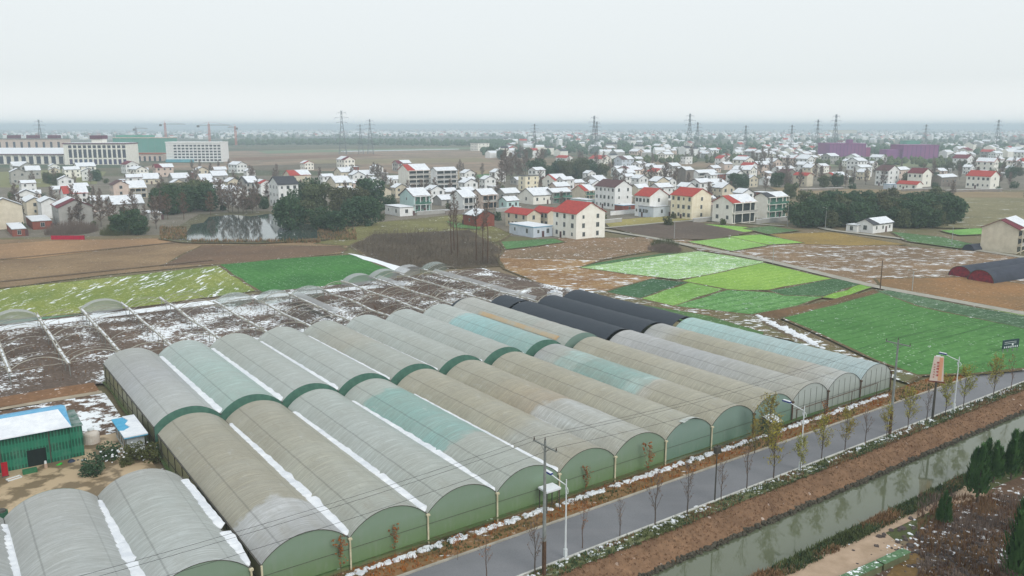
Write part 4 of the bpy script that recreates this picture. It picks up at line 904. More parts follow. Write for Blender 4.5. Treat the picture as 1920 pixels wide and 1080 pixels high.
# black tunnels with red mouths on the right
def red_tunnel(px, py, r, L, rz, label):
    root = thing('shade_tunnel', label, 'shade tunnel', P(px, py), rz, 'black tunnels with red mouths'); mb = MB(); n = 12
    for k in range(n):
        t0, t1 = math.pi * k / n, math.pi * (k + 1) / n
        for j in range(10):
            y0, y1 = L * j / 10, L * (j + 1) / 10
            mb.face(((r * math.cos(t0), y0, r * .9 * math.sin(t0)), (r * math.cos(t0), y1, r * .9 * math.sin(t0)), (r * math.cos(t1), y1, r * .9 * math.sin(t1)), (r * math.cos(t1), y0, r * .9 * math.sin(t1))))
    part(mb, 'shade_net', plain('tunnel_net', S(70, 74, 86), S(58, 62, 72), .4), root, True)
    mb = MB(); mb.face([(r * math.cos(math.pi * k / n), .05, r * .9 * math.sin(math.pi * k / n)) for k in range(n + 1)]); part(mb, 'mouth', plain('red_mouth', S(150, 50, 62), S(96, 44, 56), 1.2), root)
    mb = MB()
    for k in range(n): mb.tube((r * math.cos(math.pi * k / n), 0, r * .9 * math.sin(math.pi * k / n)), (r * math.cos(math.pi * (k + 1) / n), 0, r * .9 * math.sin(math.pi * (k + 1) / n)), .09, n=4)
    part(mb, 'hoop', M['dark_steel'], root)
    mb = MB(); mb.box(r, 0, 0, r + .6, L, .12); part(mb, 'snow_edge', M['snow'], root)
red_tunnel(1838, 529, 3.4, 60, -1.05, 'nearer black net tunnel with a red mouth in the snowy field')
red_tunnel(1800, 520, 3.2, 60, -1.05, 'farther black net tunnel with a red mouth in the snowy field')
o = thing('shade_tunnel', 'low black net tunnel beside the big beige gable', 'shade tunnel', P(1815, 470), -1.1); mb = MB()
for k in range(8):
    t0, t1 = math.pi * k / 8, math.pi * (k + 1) / 8
    mb.face(((2 * math.cos(t0), 0, 2 * math.sin(t0)), (2 * math.cos(t0), 12, 2 * math.sin(t0)), (2 * math.cos(t1), 12, 2 * math.sin(t1)), (2 * math.cos(t1), 0, 2 * math.sin(t1))))
mb.face([(2 * math.cos(math.pi * k / 8), 0, 2 * math.sin(math.pi * k / 8)) for k in range(9)])
part(mb, 'shade_net', plain('tunnel_net', S(70, 74, 86)), o)
# white covered stacks by the ruins
for (x, y, sx, h, lb) in ((1040, 562, 3.2, 2.2, 'white plastic covered stack at the rear of the black tunnels'), (1082, 558, 3.2, 1.8, 'white plastic cover folded over the outermost black tunnel end'), (965, 578, 5.5, .9, 'row of white bags behind the grey rear roof')):
    root = thing('covered_stack', lb, 'covered stack', P(x, y), TH); mb = MB(); n = 7
    for k in range(n):
        x0 = -sx / 2 + sx * k / n; hh = h * R.uniform(.75, 1.1); mb.prism([(x0, -.8), (x0 + sx / n * .97, -.85), (x0 + sx / n * .9, .7), (x0 + .05, .8)], 0, hh)
    part(mb, 'cover', M['snow'], root)
# crimson strip (fence cloth) at the far left field edge
root = thing('cloth_fence', 'crimson cloth fence at the far edge of the stubble field', 'fence', P(127, 450), .0); mb = MB().box(-5.6, -.05, .1, 5.8, .05, 1.5); part(mb, 'cloth', plain('crimson', S(186, 24, 62), S(160, 30, 60)), root)
for x in (-5.6, -2, 2, 5.8): part(MB().tube((x, .12, 0), (x, .12, 1.7), .06), 'post', M['bark'], root)
# ================================================================== HOUSES
WALL = {k: plain('wall_' + k, S(*c), S(*d), .5, .8, .2, .0) for k, c, d in (
    ('cream', (246, 244, 236), (234, 230, 220)), ('white', (242, 243, 243), (224, 224, 222)), ('beige', (222, 212, 192), (204, 194, 174)), ('grey', (178, 176, 172), (162, 160, 156)),
    ('teal', (206, 230, 228), (188, 216, 214)), ('brick', (150, 84, 68), (128, 76, 66)), ('dark', (146, 136, 128), (124, 118, 112)), ('pink', (220, 200, 188), (200, 182, 170)), ('yellow', (246, 238, 216), (226, 214, 186)), ('blueish', (210, 218, 228), (192, 200, 210)))}
ROOF = {k: plain('roof_' + k, S(*c), S(*d), 1.0, .75) for k, c, d in (
    ('red', (182, 74, 66), (158, 64, 60)), ('maroon', (122, 48, 60), (100, 46, 56)), ('brown', (104, 76, 76), (86, 66, 68)), ('dark', (78, 80, 86), (62, 64, 70)), ('grey', (136, 136, 134), (112, 112, 110)), ('blue', (70, 150, 190), (96, 160, 190)), ('orange', (176, 96, 70), (150, 84, 64)))}
GLASSG = plain('green_glass', S(92, 140, 122), S(66, 104, 94), .8, .25, .5)
_wm = {}
def win_mesh(big=False):
    k = big
    if k not in _wm:
        mb = MB(); mb.box(-.5, -.02, -.5, .5, .02, .5, 0)
        t = .06
        for q in ((-.5 - t, -.05, -.5 - t, -.5, .0, .5 + t), (.5, -.05, -.5 - t, .5 + t, .0, .5 + t), (-.5, -.05, .5, .5, .0, .5 + t), (-.58, -.09, -.5 - t, .58, .0, -.5), (-.02, -.045, -.5, .02, .0, .5)): mb.box(*q, 1)
        _wm[k] = mb.mesh('window', [M['pane'], M['frame_w']])
    return _wm[k]
WIN = win_mesh()
def snow_quad(mb, pts, th, r):
    """jagged sheet between two eave points and two ridge points: pts = eave0, eave1, ridge1, ridge0"""
    e0, e1, r1, r0 = [Vector(p) for p in pts]; n = 10; up = Vector((0, 0, th)); rows = []
    for k in range(n + 1):
        t = k / n; a = e0.lerp(e1, t); b = r0.lerp(r1, t); s = r.uniform(.0, .07) if 0 < k < n else .03
        rows.append((a.lerp(b, s) + up * .3, a.lerp(b, .14) + up, b + up))
    for p, q in zip(rows, rows[1:]):
        mb.face((p[0], q[0], q[1], p[1])); mb.face((p[1], q[1], q[2], p[2]))
def house(cx, cyp, lx, rx, ey, gab, wall, roof, snow, fl, nl, nr, style, label, group='village houses', yaw=TH, cat='house', far=False, pos=None, dims=None, base=0.0):
    g = pos or P(cx, cyp); r = random.Random(int(cx * 7 + cyp * 3) & 0xffff)
    ex = Vector((math.cos(yaw), math.sin(yaw))); el = Vector((-math.sin(yaw), math.cos(yaw)))
    def sl(e, px):
        k = (px - 960) / F                               # X = k*(Y*c + (CAMZ)*s) on the ground
        den = e.x - k * e.y * CP
        return (k * (g.y * CP + CAMZ * SP) - g.x) / den if abs(den) > .05 else 99
    if dims: Rl, Ll, H = dims
    else:
        Rl, Ll = sl(ex, rx), sl(el, lx)
        gl = (6.5, 13.0); lo = (7.0, 20.0)
        rr, ll = (gl, lo) if gab == 'R' else (lo, gl)
        if gab == 'F': rr = ll = (3.5, 22.0)
        Rl = min(max(Rl if Rl > 0 else 10, rr[0]), rr[1]); Ll = min(max(Ll if 0 < Ll < 60 else 10, ll[0]), ll[1])
        H = min(max(zat(g, ey), 2.4), 15.5)
    root = thing('house' if fl > 1 or gab != 'F' else 'outbuilding', label, cat if fl > 1 or gab != 'F' else 'outbuilding', g, yaw, group)
    root.location.z = base
    span = Rl if gab == 'R' else Ll
    rise = 0 if gab == 'F' else span * .5 * r.uniform(.46, .54)
    mb = MB(); mb.box(0, 0, -.3, Rl, Ll, H)
    if gab == 'R': mb.v += [(0, 0, H), (Rl, 0, H), (Rl / 2, 0, H + rise), (0, Ll, H), (Rl, Ll, H), (Rl / 2, Ll, H + rise)]
    if gab == 'L': mb.v += [(0, 0, H), (0, Ll, H), (0, Ll / 2, H + rise), (Rl, 0, H), (Rl, Ll, H), (Rl, Ll / 2, H + rise)]
    if gab != 'F':
        i = len(mb.v) - 6; mb.f += [(i, i + 1, i + 2), (i + 3, i + 5, i + 4)]; mb.k += [0, 0]
    part(mb, 'wall', WALL[wall], root)
    o = .45; t = .16; mb = MB(); sn = MB()
    if gab == 'F':
        mb.box(-.2, -.2, H, Rl + .2, Ll + .2, H + .18); 
        if snow: sn.prism([(-.1, -.12), (Rl * .98, -.1), (Rl + .1, Ll * .5), (Rl + .08, Ll), (Rl * .4, Ll + .1), (-.1, Ll)], H + .18, H + .36)
        if not far and H > 7: 
            for q in ((-.2, -.2, H + .18, Rl + .2, -.05, H + .9), (-.2, -.05, H + .18, -.05, Ll, H + .9)): mb.box(*q)
    else:
        ov = o * rise / (span / 2)
        def slopes(A, B):                                # A: across coordinate (0..span), B along
            return (A, B) if gab == 'R' else (B, A)
        Bl = Ll if gab == 'R' else Rl
        for sgn in (0, 1):
            a0, a1 = (-o, span / 2) if sgn == 0 else (span + o, span / 2)
            q = []
            for (A, B, z) in ((a0, -o, H - ov), (a0, Bl + o, H - ov), (a1, Bl + o, H + rise), (a1, -o, H + rise)):
                x, y = slopes(A, B); q.append((x, y, z))
            i = len(mb.v); mb.v += [(x, y, z + .02) for x, y, z in q] + [(x, y, z + t) for x, y, z in q]
            for f_ in ((0, 1, 2, 3), (4, 5, 6, 7), (0, 1, 5, 4), (1, 2, 6, 5), (2, 3, 7, 6), (3, 0, 4, 7)): mb.f.append(tuple(i + j for j in f_)); mb.k.append(0)
            if snow:
                s0, s1 = snow if isinstance(snow, tuple) else (.02, .98)
                e = []
                for (A, B, z) in ((a0, -o + (Bl + 2 * o) * s0, H - ov), (a0, -o + (Bl + 2 * o) * s1, H - ov), (a1, -o + (Bl + 2 * o) * min(1, s1), H + rise), (a1, -o + (Bl + 2 * o) * max(0, s0 - (.12 if s0 > .1 else 0)), H + rise)):
                    x, y = slopes(A, B); e.append((x, y, z + t + .01))
                snow_quad(sn, e, .14, r)
    part(mb, 'roof', ROOF[roof], root)
    if sn.v: part(sn, 'roof_snow', M['snow'], root)
    fh = H / max(1, fl)
    def wins(face, n):
        if n <= 0: return
        ln = Rl if face == 'R' else Ll
        if far:
            mb = MB()
            for f_ in range(fl):
                z = f_ * fh + fh * .38
                for k in range(n):
                    c = ln * (k + .5) / n; w_ = .55
                    if face == 'R': mb.box(c - w_, -.04, z, c + w_, .0, z + fh * .42)
                    else: mb.box(-.04, c - w_, z, .0, c + w_, z + fh * .42)
            part(mb, 'window_row', M['pane'], root); return
        for f_ in range(fl):
            z = f_ * fh + fh * .58
            for k in range(n):
                c = ln * (k + .5) / n + r.uniform(-.2, .2)
                if style == 'balcony' and ((face == 'R') == (gab == 'L')): continue
                wd, ht = r.choice(((1.1, 1.4), (1.3, 1.5), (.8, 1.1), (1.1, 1.5))); ht = min(ht, fh * .6)
                p_, rz = ((c, -.02, z), 0) if face == 'R' else ((-.02, c, z), -math.pi / 2)
                lk('window', WIN, root, p_, rz, (wd, 1, ht))
        if face == ('R' if gab != 'R' else 'L') and not (style == 'balcony'):
            c = ln * (.5 if n % 2 == 0 else .5 + .5 / n); q = (c - .5, -.05, 0, c + .5, .0, 2.1) if face == 'R' else (-.05, c - .5, 0, .0, c + .5, 2.1)
            part(MB().box(*q), 'door', ROOF['brown'], root)
    wins('L', nl); wins('R', nr)
    if style in ('balcony', 'green'):
        fR = gab != 'R'; ln = Rl if fR else Ll; T = (lambda x0, y0, z0, x1, y1, z1: (x0, y0, z0, x1, y1, z1)) if fR else (lambda x0, y0, z0, x1, y1, z1: (y0, x0, z0, y1, x1, z1))
        mb = MB(); rail = MB(); dk = MB()
        for f_ in range(fl):
            z = f_ * fh
            dk.box(*T(.6, -.03, z + .35, ln - .6, -.005, z + fh - .5))
            if f_ > 0: mb.box(*T(-.05, -1.35, z - .16, ln + .05, -.0, z + .02))
            if f_ > 0: rail.box(*T(.1, -1.33, z + .02, ln - .1, -1.25, z + .95))
        for k in range(4):
            x = ln * k / 3; mb.box(*T(max(0, x - .14), -1.3, 0, min(ln, x + .14), -1.05, H - .1))
        mb.box(*T(-.05, -1.35, H - .2, ln + .05, -.0, H - .02))
        part(dk, 'glazing', GLASSG if style == 'green' else M['pane'], root); part(mb, 'balcony', WALL['white' if wall in ('teal', 'blueish') else wall], root)
        if rail.v: part(rail, 'railing', WALL['grey'] if style == 'balcony' else GLASSG, root)
    return root
HS = [
 (1080, 450, 1037, 1135, 401, 'R', 'cream', 'red', 0, 3, 3, 2, '', 'cream three storey house with plain red roof and mostly blank gable at the field edge'),
 (1027, 428, 999, 1050, 399, 'R', 'beige', 'red', 0, 2, 4, 0, '', 'red roofed house squeezed behind the cream three storey house'),
 (988, 430, 948, 1003, 403, 'R', 'beige', 'red', 0, 2, 3, 1, '', 'red roofed house standing left of the blue edged sheds'),
 (1000, 446, 955, 1036, 427, 'F', 'blueish', 'blue', 1, 1, 2, 2, '', 'low shed with blue edged snowy roof in front of two red roofed houses'),
 (1152, 393, 1115, 1184, 351, 'R', 'white', 'brown', 0, 3, 5, 2, '', 'white three storey house with dark brown roof behind the cream house'),
 (1217, 408, 1190, 1252, 368, 'R', 'white', 'red', 0, 2, 4, 1, '', 'white two storey house with red roof between brown and cream neighbours'),
 (1296, 413, 1257, 1332, 368, 'R', 'yellow', 'red', 0, 3, 4, 1, '', 'yellowish three storey house with plain red roof left of the balcony house'),
 (1372, 420, 1335, 1415, 381, 'L', 'cream', 'red', (.35, 1), 2, 2, 3, 'balcony', 'cream balcony house with a red roof half under snow'),
 (1437, 410, 1413, 1473, 370, 'L', 'cream', 'dark', (.4, 1), 3, 0, 3, 'green', 'cream house with green balcony band and dark snowy roof beside the wood'),
 (1225, 409, 1197, 1255, 389, 'F', 'blueish', 'grey', 1, 1, 1, 1, '', 'grey blue flat shed under thick snow in front of the red roofed white house'),
 (1168, 398, 1152, 1192, 386, 'F', 'brick', 'blue', 1, 1, 0, 1, '', 'small brick shed with snow and blue roof edge'),
 (1000, 384, 973, 1040, 367, 'L', 'cream', 'grey', 1, 1, 1, 3, '', 'cream low house with a broad snowy roof above the red roofs'),
 (1040, 352, 1012, 1066, 338, 'L', 'cream', 'red', (.2, 1), 2, 1, 2, '', 'cream house with snow on red tiles under the round green wood'),
 (1096, 374, 1073, 1116, 358, 'L', 'beige', 'red', (.4, 1), 2, 0, 2, 'green', 'beige house with bluish glazed front behind the low teal shed'),
 (1100, 389, 1070, 1116, 376, 'F', 'teal', 'grey', 1, 1, 1, 2, '', 'pale teal flat shed behind the cream three storey house'),
 (1113, 350, 1093, 1141, 339, 'L', 'grey', 'grey', (.3, .9), 1, 0, 2, '', 'grey barn with patches of snow behind the brown roofed white house'),
 (1078, 353, 1069, 1096, 343, 'L', 'pink', 'brown', 1, 1, 0, 1, '', 'small pinkish cottage with snowy roof in the village middle'),
 (985, 357, 972, 1010, 331, 'F', 'yellow', 'grey', 0, 3, 1, 2, '', 'narrow beige flat roofed house among the bare trees'),
 (1035, 382, 1022, 1070, 361, 'L', 'grey', 'dark', 1, 2, 0, 3, 'green', 'grey house with a long glazed balcony and thick snow'),
 (950, 393, 935, 972, 377, 'L', 'teal', 'grey', 1, 1, 1, 2, '', 'white low house with arched doors and snowy roof right of the brick shed'),
 (903, 392, 882, 932, 366, 'L', 'pink', 'brown', 1, 2, 0, 3, 'balcony', 'pinkish gable house with glazed balcony and smooth snow roof'),
 (868, 399, 845, 889, 370, 'L', 'white', 'grey', 1, 2, 0, 2, 'balcony', 'white house with snow roof behind the tall bare redwoods'),
 (828, 386, 812, 846, 375, 'L', 'grey', 'grey', 1, 1, 0, 1, '', 'low grey shed under snow right of the turquoise house'),
 (776, 399, 748, 807, 368, 'L', 'teal', 'brown', 1, 2, 1, 3, 'green', 'turquoise two storey house with a green glazed band'),
 (750, 406, 722, 776, 390, 'F', 'white', 'grey', 1, 1, 2, 1, '', 'white flat shed with snow in front of the turquoise house'),
 (893, 427, 868, 927, 405, 'R', 'brick', 'grey', (0, .8), 1, 1, 0, '', 'red brick shed at the meadow edge below the snowy roofs'),
 (766, 354, 742, 806, 320, 'L', 'cream', 'red', (.35, 1), 4, 0, 4, 'balcony', 'four storey cream house with half red half snowy roof'),
 (818, 355, 808, 857, 320, 'L', 'white', 'grey', 1, 4, 0, 4, 'balcony', 'four storey white house right of its half red twin'),
 (868, 372, 856, 890, 358, 'L', 'grey', 'grey', 1, 1, 0, 1, '', 'grey gabled cottage with snow behind the pinkish house'),
 (836, 371, 823, 858, 360, 'L', 'grey', 'grey', 1, 1, 0, 1, '', 'snowy shed tucked in front of the four storey white house'),
 (703, 385, 692, 734, 358, 'R', 'beige', 'grey', 1, 2, 0, 0, '', 'blank beige gable house right beside the dark evergreen trees'),
 (752, 367, 740, 770, 357, 'L', 'pink', 'grey', 1, 1, 0, 1, '', 'pink cottage with snow behind the turquoise house'),
 (730, 346, 719, 753, 337, 'L', 'white', 'dark', 1, 1, 0, 2, '', 'white cottage with dark snow flecked roof left of the four storey pair'),
 (680, 339, 665, 702, 329, 'L', 'white', 'grey', 1, 1, 0, 2, '', 'low white shed with a humped snowy roof behind the evergreens'),
 (640, 335, 625, 667, 323, 'L', 'beige', 'grey', 1, 1, 1, 2, '', 'beige house with snowy roof standing nearest the bare land'),
 (630, 360, 613, 660, 343, 'L', 'beige', 'grey', 1, 2, 0, 2, '', 'beige house showing its snow roof between two evergreen crowns'),
 (524, 389, 503, 561, 346, 'L', 'white', 'dark', 0, 3, 3, 3, '', 'white three storey house with many windows by the pond'),
 (490, 367, 478, 509, 344, 'R', 'white', 'red', (.5, 1), 2, 1, 1, '', 'white house with half snowed red roof left of the pond house'),
 (545, 343, 530, 583, 329, 'L', 'beige', 'red', (.5, 1), 1, 0, 2, '', 'red and snow roofed house behind the pond house'),
 (440, 386, 411, 467, 359, 'R', 'white', 'grey', 1, 2, 2, 1, '', 'white house with double snowy roof behind the thin bare trees'),
 (462, 363, 448, 487, 343, 'L', 'grey', 'dark', (.2, .9), 2, 0, 3, '', 'dark house with broken snow roof above the pond'),
 (400, 342, 386, 428, 330, 'L', 'grey', 'grey', 1, 1, 0, 2, '', 'grey low house with a long snow roof near the tall evergreens'),
 (378, 348, 364, 401, 337, 'L', 'pink', 'grey', 1, 1, 0, 1, '', 'pinkish low house hidden behind the left evergreens'),
 (268, 346, 252, 301, 336, 'L', 'beige', 'grey', 1, 1, 0, 2, '', 'beige low house with snowy roof behind the brown roofed one'),
 (325, 345, 309, 357, 335, 'L', 'grey', 'grey', 1, 1, 0, 2, '', 'grey low house with snow strip above the left evergreens'),
 (215, 380, 176, 244, 347, 'R', 'pink', 'brown', 0, 3, 3, 1, '', 'pinkish house with brown roof and pale blank gable'),
 (243, 372, 220, 276, 353, 'L', 'beige', 'grey', 1, 2, 0, 3, 'balcony', 'beige gabled house with white columns and snow roof'),
 (213, 404, 193, 272, 384, 'L', 'grey', 'grey', 1, 1, 0, 2, '', 'dark grey farmhouse with snow slabs above the brushwood'),
 (281, 413, 268, 305, 401, 'F', 'grey', 'dark', 1, 1, 0, 1, '', 'tiny shed with two snow slabs at the pond side'),
 (122, 382, 100, 166, 363, 'L', 'white', 'red', (.4, 1), 2, 0, 3, '', 'white house with half red half snow roof by the olive meadow'),
 (113, 427, 88, 176, 390, 'R', 'grey', 'maroon', (.45, .9), 2, 3, 0, '', 'big grey house with maroon roof streaked with snow'),
 (-22, 432, -60, 46, 388, 'R', 'beige', 'grey', (0, .5), 3, 0, 0, '', 'big blank beige gable at the left picture edge'),
 (52, 404, 43, 76, 379, 'R', 'beige', 'grey', 1, 2, 0, 1, '', 'narrow beige house with a bright snow roof beside the big blank gable'),
 (80, 410, 72, 101, 380, 'R', 'white', 'grey', 1, 2, 0, 0, '', 'narrow white gable between beige house and maroon roof'),
 (62, 431, 41, 99, 416, 'F', 'brick', 'grey', 1, 1, 0, 1, '', 'brick shed with a bright snow roof below the narrow white gable'),
 (24, 444, 8, 51, 431, 'F', 'brick', 'grey', 1, 1, 0, 1, '', 'low brick shed with a snow strip at the left field edge'),
 (22, 347, 0, 51, 323, 'R', 'grey', 'dark', 1, 2, 2, 2, '', 'pale grey gable house at far left in front of the long arcade'),
 (50, 336, 38, 78, 320, 'L', 'grey', 'grey', 1, 1, 0, 2, '', 'snowy roofed house behind the pale grey gable house'),
 (1460, 331, 1446, 1494, 317, 'L', 'white', 'grey', 1, 1, 1, 2, '', 'white cottage with bright snow roof left of the maroon one'),
 (1474, 347, 1456, 1492, 325, 'R', 'dark', 'brown', 0, 2, 2, 1, '', 'dark brown house among trees beyond the wood'),
 (1512, 350, 1487, 1523, 329, 'R', 'beige', 'red', 0, 2, 2, 0, '', 'beige house with red roof beyond the left end of the wood'),
 (1562, 349, 1542, 1587, 330, 'L', 'beige', 'red', (.3, 1), 2, 0, 2, 'balcony', 'beige gabled house with snowed red roof above the wood'),
 (1612, 333, 1599, 1634, 314, 'L', 'white', 'grey', 1, 2, 0, 3, '', 'white house with a tall snow roof in front of the purple sheds'),
 (1664, 349, 1640, 1684, 320, 'R', 'white', 'brown', 0, 3, 3, 2, '', 'white three storey house with brown roof above the wood'),
 (1680, 345, 1667, 1704, 319, 'L', 'pink', 'grey', 1, 2, 0, 2, '', 'pinkish house with thick snow roof behind the white three storey one'),
 (1728, 351, 1700, 1745, 325, 'R', 'cream', 'maroon', 0, 2, 3, 1, '', 'cream house with maroon roof right of the pinkish snowy one'),
 (1718, 358, 1681, 1728, 346, 'R', 'cream', 'red', 0, 1, 3, 0, '', 'low cream house with bright red roof on the village edge'),
 (1668, 355, 1656, 1682, 346, 'F', 'blueish', 'blue', 1, 1, 0, 1, '', 'pale shed with blue edged snow roof next to the low red roof'),
 (1764, 350, 1749, 1812, 333, 'L', 'dark', 'grey', 1, 1, 0, 4, '', 'long dark barn with snow mounds on its roof'),
 (1855, 355, 1810, 1872, 331, 'R', 'cream', 'red', 0, 2, 5, 1, '', 'cream arcade house with bright red roof at the far right'),
 (1812, 314, 1785, 1826, 297, 'R', 'white', 'maroon', 0, 2, 3, 1, '', 'white house with maroon roof behind the long barn'),
 (1834, 316, 1823, 1867, 305, 'L', 'grey', 'grey', 1, 1, 0, 3, '', 'long low house with a snow roof left of the right picture edge'),
 (1636, 438, 1606, 1673, 421, 'L', 'white', 'dark', (.3, 1), 1, 1, 3, '', 'small white cottage with broken snow roof in front of the dark wood'),
 (1606, 436, 1586, 1627, 427, 'F', 'white', 'grey', 1, 1, 1, 0, '', 'low white wing left of the small cottage by the wood'),
 (1285, 346, 1270, 1300, 319, 'L', 'dark', 'grey', 1, 2, 0, 0, '', 'dark house with one bright snow slope behind the yellowish house'),
 (1308, 339, 1298, 1351, 324, 'L', 'white', 'grey', 1, 2, 0, 4, 'balcony', 'white balcony house with a wide snow roof in the middle village'),
 (1325, 357, 1302, 1363, 346, 'L', 'grey', 'grey', 1, 1, 0, 2, '', 'low sheds under snow behind the balcony house'),
 (1285, 308, 1276, 1298, 294, 'F', 'white', 'grey', 0, 2, 2, 2, '', 'small white cube house with dark windows'),
 (1358, 319, 1349, 1373, 308, 'L', 'pink', 'brown', 1, 1, 0, 1, '', 'small pinkish snow roofed house in the middle village'),
 (1352, 311, 1340, 1367, 297, 'R', 'white', 'red', 0, 2, 2, 1, '', 'small white house with red roof left of the white row'),
 (1392, 313, 1376, 1411, 299, 'R', 'white', 'red', 0, 2, 2, 1, '', 'white row house with red roof behind the bare birches'),
 (1408, 330, 1388, 1419, 310, 'R', 'white', 'red', 0, 2, 2, 1, '', 'white house with dark windows and red roof beside the bare trees'),
 (1438, 348, 1425, 1449, 337, 'L', 'white', 'grey', 1, 1, 0, 1, '', 'small white shed with snow beyond the green balcony house'),
 (1196, 371, 1184, 1217, 353, 'L', 'beige', 'grey', 1, 1, 0, 1, '', 'beige cottage with snow roof between brown and red roofs'),
 (1062, 305, 1042, 1074, 296, 'R', 'white', 'red', 0, 1, 2, 1, '', 'white house with red roof peeping over the green wood, left of it'),
 (1128, 308, 1104, 1146, 298, 'R', 'cream', 'red', 0, 2, 2, 1, '', 'cream house with red roof at the right end of the green wood'),
 (1166, 313, 1151, 1188, 299, 'L', 'blueish', 'brown', (.5, 1), 2, 1, 3, '', 'bluish house with brown roof right of the green wood'),
 (1243, 299, 1230, 1255, 290, 'R', 'white', 'red', (.5, 1), 2, 1, 1, '', 'little white house with a red and snow roof in the haze'),
 (896, 283, 871, 921, 269, 'F', 'cream', 'grey', 1, 3, 5, 3, '', 'long cream flat roofed block on the rim of the bare land'),
]
for h in HS: house(*h)
# the beige gable house cut by the right picture edge
house(1905, 476, 0, 0, 0, 'L', 'beige', 'maroon', (.4, 1), 3, 0, 3, 'balcony', 'big beige gable house with maroon roof at the right picture edge', dims=(15, 10, 7.4), pos=P(1905, 476), yaw=math.radians(45))
# farmhouses fading into the haze: individuals, then the distant town as one mass
taken = [P(h[0], h[1]) for h in HS]
NF_, FR = 0, random.Random(21)
DESC = {'white': 'white', 'cream': 'cream', 'grey': 'grey', 'pink': 'pinkish', 'beige': 'beige'}
def zone(x):
    for lim, s in ((560, 'behind the left village'), (900, 'beyond the bare land'), (1160, 'beyond the round green wood'), (1420, 'in the haze behind the middle village'), (1620, 'left of the purple sheds'), (1780, 'around the purple sheds'), (4000, 'in the haze at the far right')):
        if x < lim: return s
bands = [(900, 1250, 266, 300, 26), (1180, 1560, 268, 318, 42), (1420, 1660, 296, 326, 10), (1560, 1920, 264, 300, 24), (1760, 1920, 296, 322, 9), (0, 460, 322, 338, 9), (560, 760, 316, 326, 4), (1150, 1440, 318, 345, 10)]
protoh = {}
for x0, x1, y0, y1, n in bands:
    for _ in range(n):
        for tr in range(40):
            x, y = FR.uniform(x0, x1), y0 + (y1 - y0) * FR.random() ** 1.1
            g = P(x, y)
            if 1545 < x < 1765 and 284 < y < 306: continue
            if all((g - t).length > 15 for t in taken): break
        else: continue
        taken.append(g)
        wl = FR.choice(['white', 'white', 'cream', 'cream', 'white', 'pink', 'grey']); rf = FR.choice(['red', 'grey', 'red', 'maroon', 'dark', 'grey', 'brown']); sn = FR.choice([1, 1, 0, (.4, 1)]) if rf in ('red', 'maroon') else 1; ga = FR.choice('RL')
        key = (wl, rf, str(sn), ga)
        lab = DESC[wl] + ' farmhouse with ' + ({'1': 'snowy ', '0': 'bare '}.get(str(sn), 'half snowed ')) + rf + ' roof ' + zone(x)
        sc_ = FR.uniform(.8, 1.25)
        if key not in protoh:
            big = FR.random() < .6
            protoh[key] = house(x, y, 0, 0, 0, ga, wl, rf, sn, 2, 3, 3, '', lab, 'distant farmhouses in the haze', TH, far=True, pos=g, dims=((9, 12, 6.6) if ga == 'R' else (12, 9, 6.6)))
            protoh[key].scale = (sc_,) * 3
        else: dup(protoh[key], g, TH + FR.choice([0, 0, .1, -.2, .3]), sc_, lab, 'distant farmhouses in the haze')
def town(n, seed, y0, y1, x0, x1, label, dens=None):
    mb = MB(); r = random.Random(seed)
    for _ in range(n):
        x = r.uniform(x0, x1); y = y0 + (y1 - y0) * r.random() ** .8
        g = P(x, y)
        if y1 > 270 and (any((g - t).length < 15 for t in taken) or (1545 < x < 1765 and 266 < y < 306)): continue
        if y1 > 270: taken.append(g)
        w_, d_, h_ = r.uniform(8, 16), r.uniform(8, 13), r.choice([4, 6, 7, 9, 12]); t = r.choice([TH, TH + .2, .1]); ca, sa = math.cos(t), math.sin(t); rs = d_ * .26
        T = lambda a, b, z: (g.x + a * ca - b * sa, g.y + a * sa + b * ca, z)
        k = r.choice([0, 0, 1, 4]); rk = r.choice([2, 2, 2, 3, 5])
        c = [T(-w_ / 2, -d_ / 2, 0), T(w_ / 2, -d_ / 2, 0), T(w_ / 2, d_ / 2, 0), T(-w_ / 2, d_ / 2, 0)]; tp = [(p[0], p[1], h_) for p in c]
        e0, e1 = T(-w_ / 2, 0, h_ + rs), T(w_ / 2, 0, h_ + rs)
        mb.face((c[0], c[1], tp[1], tp[0]), k); mb.face((c[1], c[2], tp[2], e1, tp[1]), k); mb.face((c[2], c[3], tp[3], tp[2]), k); mb.face((c[3], c[0], tp[0], e0, tp[3]), k)
        mb.face((tp[0], tp[1], e1, e0), rk); mb.face((tp[2], tp[3], e0, e1), rk)
    o = setting(mb, 'distant_town', [WALL['white'], WALL['grey'], M['snow'], ROOF['red'], WALL['cream'], ROOF['dark']], 'stuff'); o['label'] = label
town(900, 31, 243.5, 256, 420, 1000, 'hazy mass of tiny houses beyond the bare land')
town(1500, 32, 242.5, 262, 980, 2000, 'hazy mass of tiny houses along the right horizon')
town(190, 34, 262, 298, 905, 1960, 'hazy farmhouses between the nearer village and the horizon')
town(260, 33, 242.5, 262, 0, 440, 'hazy mass of tiny houses behind the left blocks')
